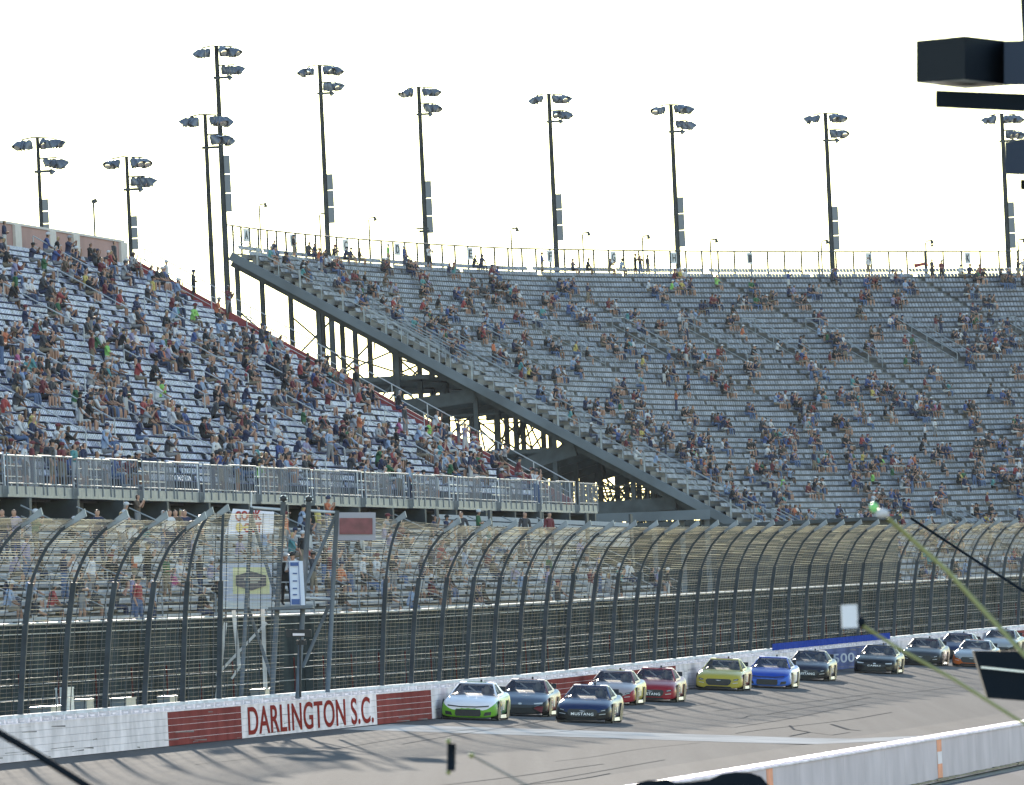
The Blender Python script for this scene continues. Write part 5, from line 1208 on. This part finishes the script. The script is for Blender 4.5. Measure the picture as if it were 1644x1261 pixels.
# flagman and companion on the flag stand
def solo(px, py, Y, pose, shirt, pants, label, rz, cap=None):
    o = bpy.data.objects.new('person', PM[pose]); C.objects.link(o)
    for sl_, m in zip(o.material_slots, (SKINS[0], shirt, pants, pants, M_BLACK, M_BLACK)): sl_.link = 'OBJECT'; sl_.material = m
    q = P(px, py, Y); o.location = q; o.rotation_euler = (0, 0, rz); tag(o, label, 'person')
    c_ = bpy.data.objects.new('headphones' if cap is None else 'cap', CAPM); C.objects.link(c_); c_.parent = o; c_.location = HEADS[pose]; c_.material_slots[0].link = 'OBJECT'; c_.material_slots[0].material = cap or M_BLACK
    return o
solo(474, 972, YF-0.2, 6, SHM['white'], PTM['black shorts'], 'flagman in white shirt and black headset standing in the flag stand behind the banner', R(-120), M_BLACK)
solo(461, 973, YF+0.3, 5, SHM['black'], PTM['black shorts'], 'person in black with pale cap standing beside the flagman in the stand', R(-60), SHM['white'])
# red flag held on the top row
fg = empty('flag', 'small red flag held up by a person on the top row near board K', 'flag')
b = MB(); q = P(1486, 428, 1095)
ps = [P(1467, 424, 1120), P(1476, 423, 1120), P(1486, 421, 1120), P(1490, 424, 1120)]; pd = [P(1469, 431, 1120), P(1476, 428, 1120), P(1486, 426, 1120), P(1490, 428, 1120)]
for i in range(3): d = Vector((0, 0.03, 0)); b.hexa([pd[i], pd[i+1], pd[i+1]+d, pd[i]+d, ps[i], ps[i+1], ps[i+1]+d, ps[i]+d])
b.build('cloth', SHM['red'], fg)

# ------------------------------------------------------------------ foreground, out of focus (about 60 m away)
YN = 60.0
M_NB = mat('black housing', (0.005, 0.009, 0.016), 0.8, spec=0.1); M_NG = mat('slate housing', (0.03, 0.04, 0.065), 0.8, spec=0.1); M_NW = mat('diffuser white', (0.8, 0.8, 0.78), 0.4); M_ROD = mat('olive fibreglass rod', (0.20, 0.21, 0.08), 0.4)
eq = empty('equipment_mast', 'out of focus dark mast with black boxy lamp housings at the upper right edge', 'lamp mast')
def prism(pl, y0, y1, ml, name, par, yofs=None):
    """pl: list of (px, Y) plan corners with py top/bottom"""
    b = MB(); n = len(pl)
    top = [P(px, yt, Y) for px, yt, yb, Y in pl]; bot = [P(px, yb, Y) for px, yt, yb, Y in pl]
    b.poly(top); b.poly(bot[::-1], 1 if len(ml) > 1 else 0)
    for i in range(n): j = (i+1) % n; b.quad(bot[i], bot[j], top[j], top[i])
    return b.build(name, ml, par)
prism([(1471, 66, 133, 60.5), (1549, 58, 128, 60.0), (1625, 67, 137, 60.5), (1550, 72, 143, 61.0)], 0, 0, [M_NB, M_NW], 'lamp_housing', eq)
prism([(1502, 145, 172, 60.3), (1650, 151, 180, 60.3), (1650, 151, 180, 60.8), (1502, 146, 173, 60.8)], 0, 0, [M_NB], 'lower_housing', eq)
prism([(1612, 66, 137, 60.2), (1700, 64, 137, 60.2), (1700, 64, 137, 60.6), (1612, 66, 137, 60.6)], 0, 0, [M_NG], 'arm', eq)
prism([(1613, 228, 280, 60.0), (1700, 212, 284, 60.0), (1700, 212, 284, 60.6), (1613, 228, 280, 60.6)], 0, 0, [M_NG, M_NW], 'lamp_housing', eq)
prism([(1638, 288, 305, 60.3), (1700, 290, 310, 60.3), (1700, 290, 310, 60.6), (1638, 288, 305, 60.6)], 0, 0, [M_NB], 'lower_housing', eq)
b = MB(); q = P(1664, 200, 60.8); b.tube([(q.x-0.0, 60.8, 0), (q.x, 60.8, q.z+1.0)], 0.045, 10); b.build('pole', M_NG, eq, smooth=True)
bx = empty('equipment_box', 'out of focus black slanted box with a white strip at the right edge', 'box')
b = MB(); d = Vector((0, 0.25, 0)); p = [P(1586, 1121, YN), P(1700, 1130, YN), P(1700, 1046, YN), P(1563, 1045, YN)]; b.hexa([p[0], p[1], p[1]+d, p[0]+d, p[3], p[2], p[2]+d, p[3]+d]); b.build('housing', M_NB, bx)
b = MB(); d = Vector((0, 0.01, 0)); p = [P(1575, 1073, YN-0.02), P(1700, 1086, YN-0.02), P(1700, 1083, YN-0.02), P(1575, 1070, YN-0.02)]; b.hexa([p[0], p[1], p[1]+d, p[0]+d, p[3], p[2], p[2]+d, p[3]+d]); b.build('strip', M_NW, bx)
b = MB(); q = P(1680, 1120, YN+0.1); b.tube([(q.x, YN+0.1, 0), tuple(q)], 0.03, 8); b.build('stand_pole', M_NB, bx)
def rod(pts, wpx, m, name, label, cat, Y=40.0):
    o = empty(name, label, cat); b = MB(); b.tube([P(x, y, Y) for x, y in pts], wpx/2*Y/F_PX, 8); b.build('shaft', m, o, smooth=True); return o
o = rod([(1425, 832), (1520, 916), (1660, 1068)], 8, M_ROD, 'whip_antenna', 'blurred olive rod with a green and white tip slanting across the right', 'antenna')
b = MB(); b.ell(P(1403, 815, 40), 0.013, 0.015, 0.015); b.build('tip', mat('tip green', (0.20, 0.55, 0.18), 0.4), o, smooth=True)
b = MB(); b.ell(P(1416, 824, 40), 0.02, 0.014, 0.014); b.build('ferrule', mat('tip pale', (0.45, 0.45, 0.5), 0.4), o, smooth=True)
o = rod([(1385, 1005), (1440, 1040), (1530, 1090), (1660, 1172)], 6, M_ROD, 'whip_antenna', 'blurred olive rod ending in a small white square below the other rod', 'antenna')
b = MB(); b.box(P(1364, 990, 40), (0.023, 0, 0), (0, 0.012, 0), (0, 0, 0.034)); b.build('white_tag', mat('tag white', (0.55, 0.56, 0.66), 0.5), o)
b = MB(); b.ell(P(1381, 999, 40), 0.016, 0.016, 0.016); b.build('clip', M_NB, o, smooth=True)
rod([(1462, 832), (1560, 896), (1660, 960)], 4.5, M_NB, 'cable', 'thin black wire slanting down to the right edge', 'cable', Y=110.0)
rod([(-20, 1166), (60, 1212), (160, 1275)], 13, M_NB, 'cable', 'thick blurred black cable crossing the lower left corner', 'cable')
o = rod([(757, 1213), (800, 1236), (870, 1275)], 4, mat('grey rod', (0.16, 0.16, 0.16), 0.5), 'whip_antenna', 'blurred grey rod with a hanging black sensor at the bottom centre', 'antenna')
b = MB(); b.tube([P(725, 1194, 40), P(724, 1238, 40)], 0.0125, 10); b.build('sensor', M_NB, o, smooth=True)
b = MB(); b.ell(P(757, 1213, 40), 0.009, 0.009, 0.009); b.ell(P(720, 1190, 40), 0.008, 0.008, 0.008); b.ell(P(720, 1240, 40), 0.008, 0.008, 0.008); b.build('bead', M_ROD, o, smooth=True)
cv = empty('equipment_cover', 'out of focus rounded black cover at the bottom edge before the pit wall', 'cover')
b = MB(); prof = [(1012, 1270), (1022, 1257), (1040, 1253), (1072, 1252), (1084, 1257), (1110, 1256), (1140, 1252), (1158, 1243), (1180, 1239.5), (1205, 1241), (1222, 1247), (1235, 1262), (1238, 1275)]
for (x0, y0), (x1, y1) in zip(prof[:-1], prof[1:]):
    b.quad(P(x0, y0, YN), P(x1, y1, YN), P(x1, y1, YN+0.5), P(x0, y0, YN+0.5)); b.quad(P(x0, 1330, YN), P(x1, 1330, YN), P(x1, y1, YN), P(x0, y0, YN)); b.quad(P(x1, 1330, YN+0.5), P(x0, 1330, YN+0.5), P(x0, y0, YN+0.5), P(x1, y1, YN+0.5))
b.build('shell', M_NB, cv)
hz = MB(); hz.box((0, 2030, 30), (1850, 0, 0), (0, 2230, 0), (0, 0, 34)); ho = hz.build('haze', None)
mh = bpy.data.materials.new('haze air'); mh.use_nodes = True; nh = mh.node_tree; nh.nodes.remove(nh.nodes['Principled BSDF'])
pv = nh.nodes.new('ShaderNodeVolumePrincipled'); pv.inputs['Color'].default_value = (0.80, 0.84, 0.92, 1); pv.inputs['Density'].default_value = 0.000012; pv.inputs['Anisotropy'].default_value = 0.0
nh.links.new(pv.outputs[0], nh.nodes['Material Output'].inputs['Volume']); ho.data.materials.clear(); ho.data.materials.append(mh); tag(ho, kind='stuff'); ho['label'] = 'thin pale evening haze over the speedway'
bpy.context.view_layer.update()
print('people', len(people), 'objs', len(bpy.data.objects))
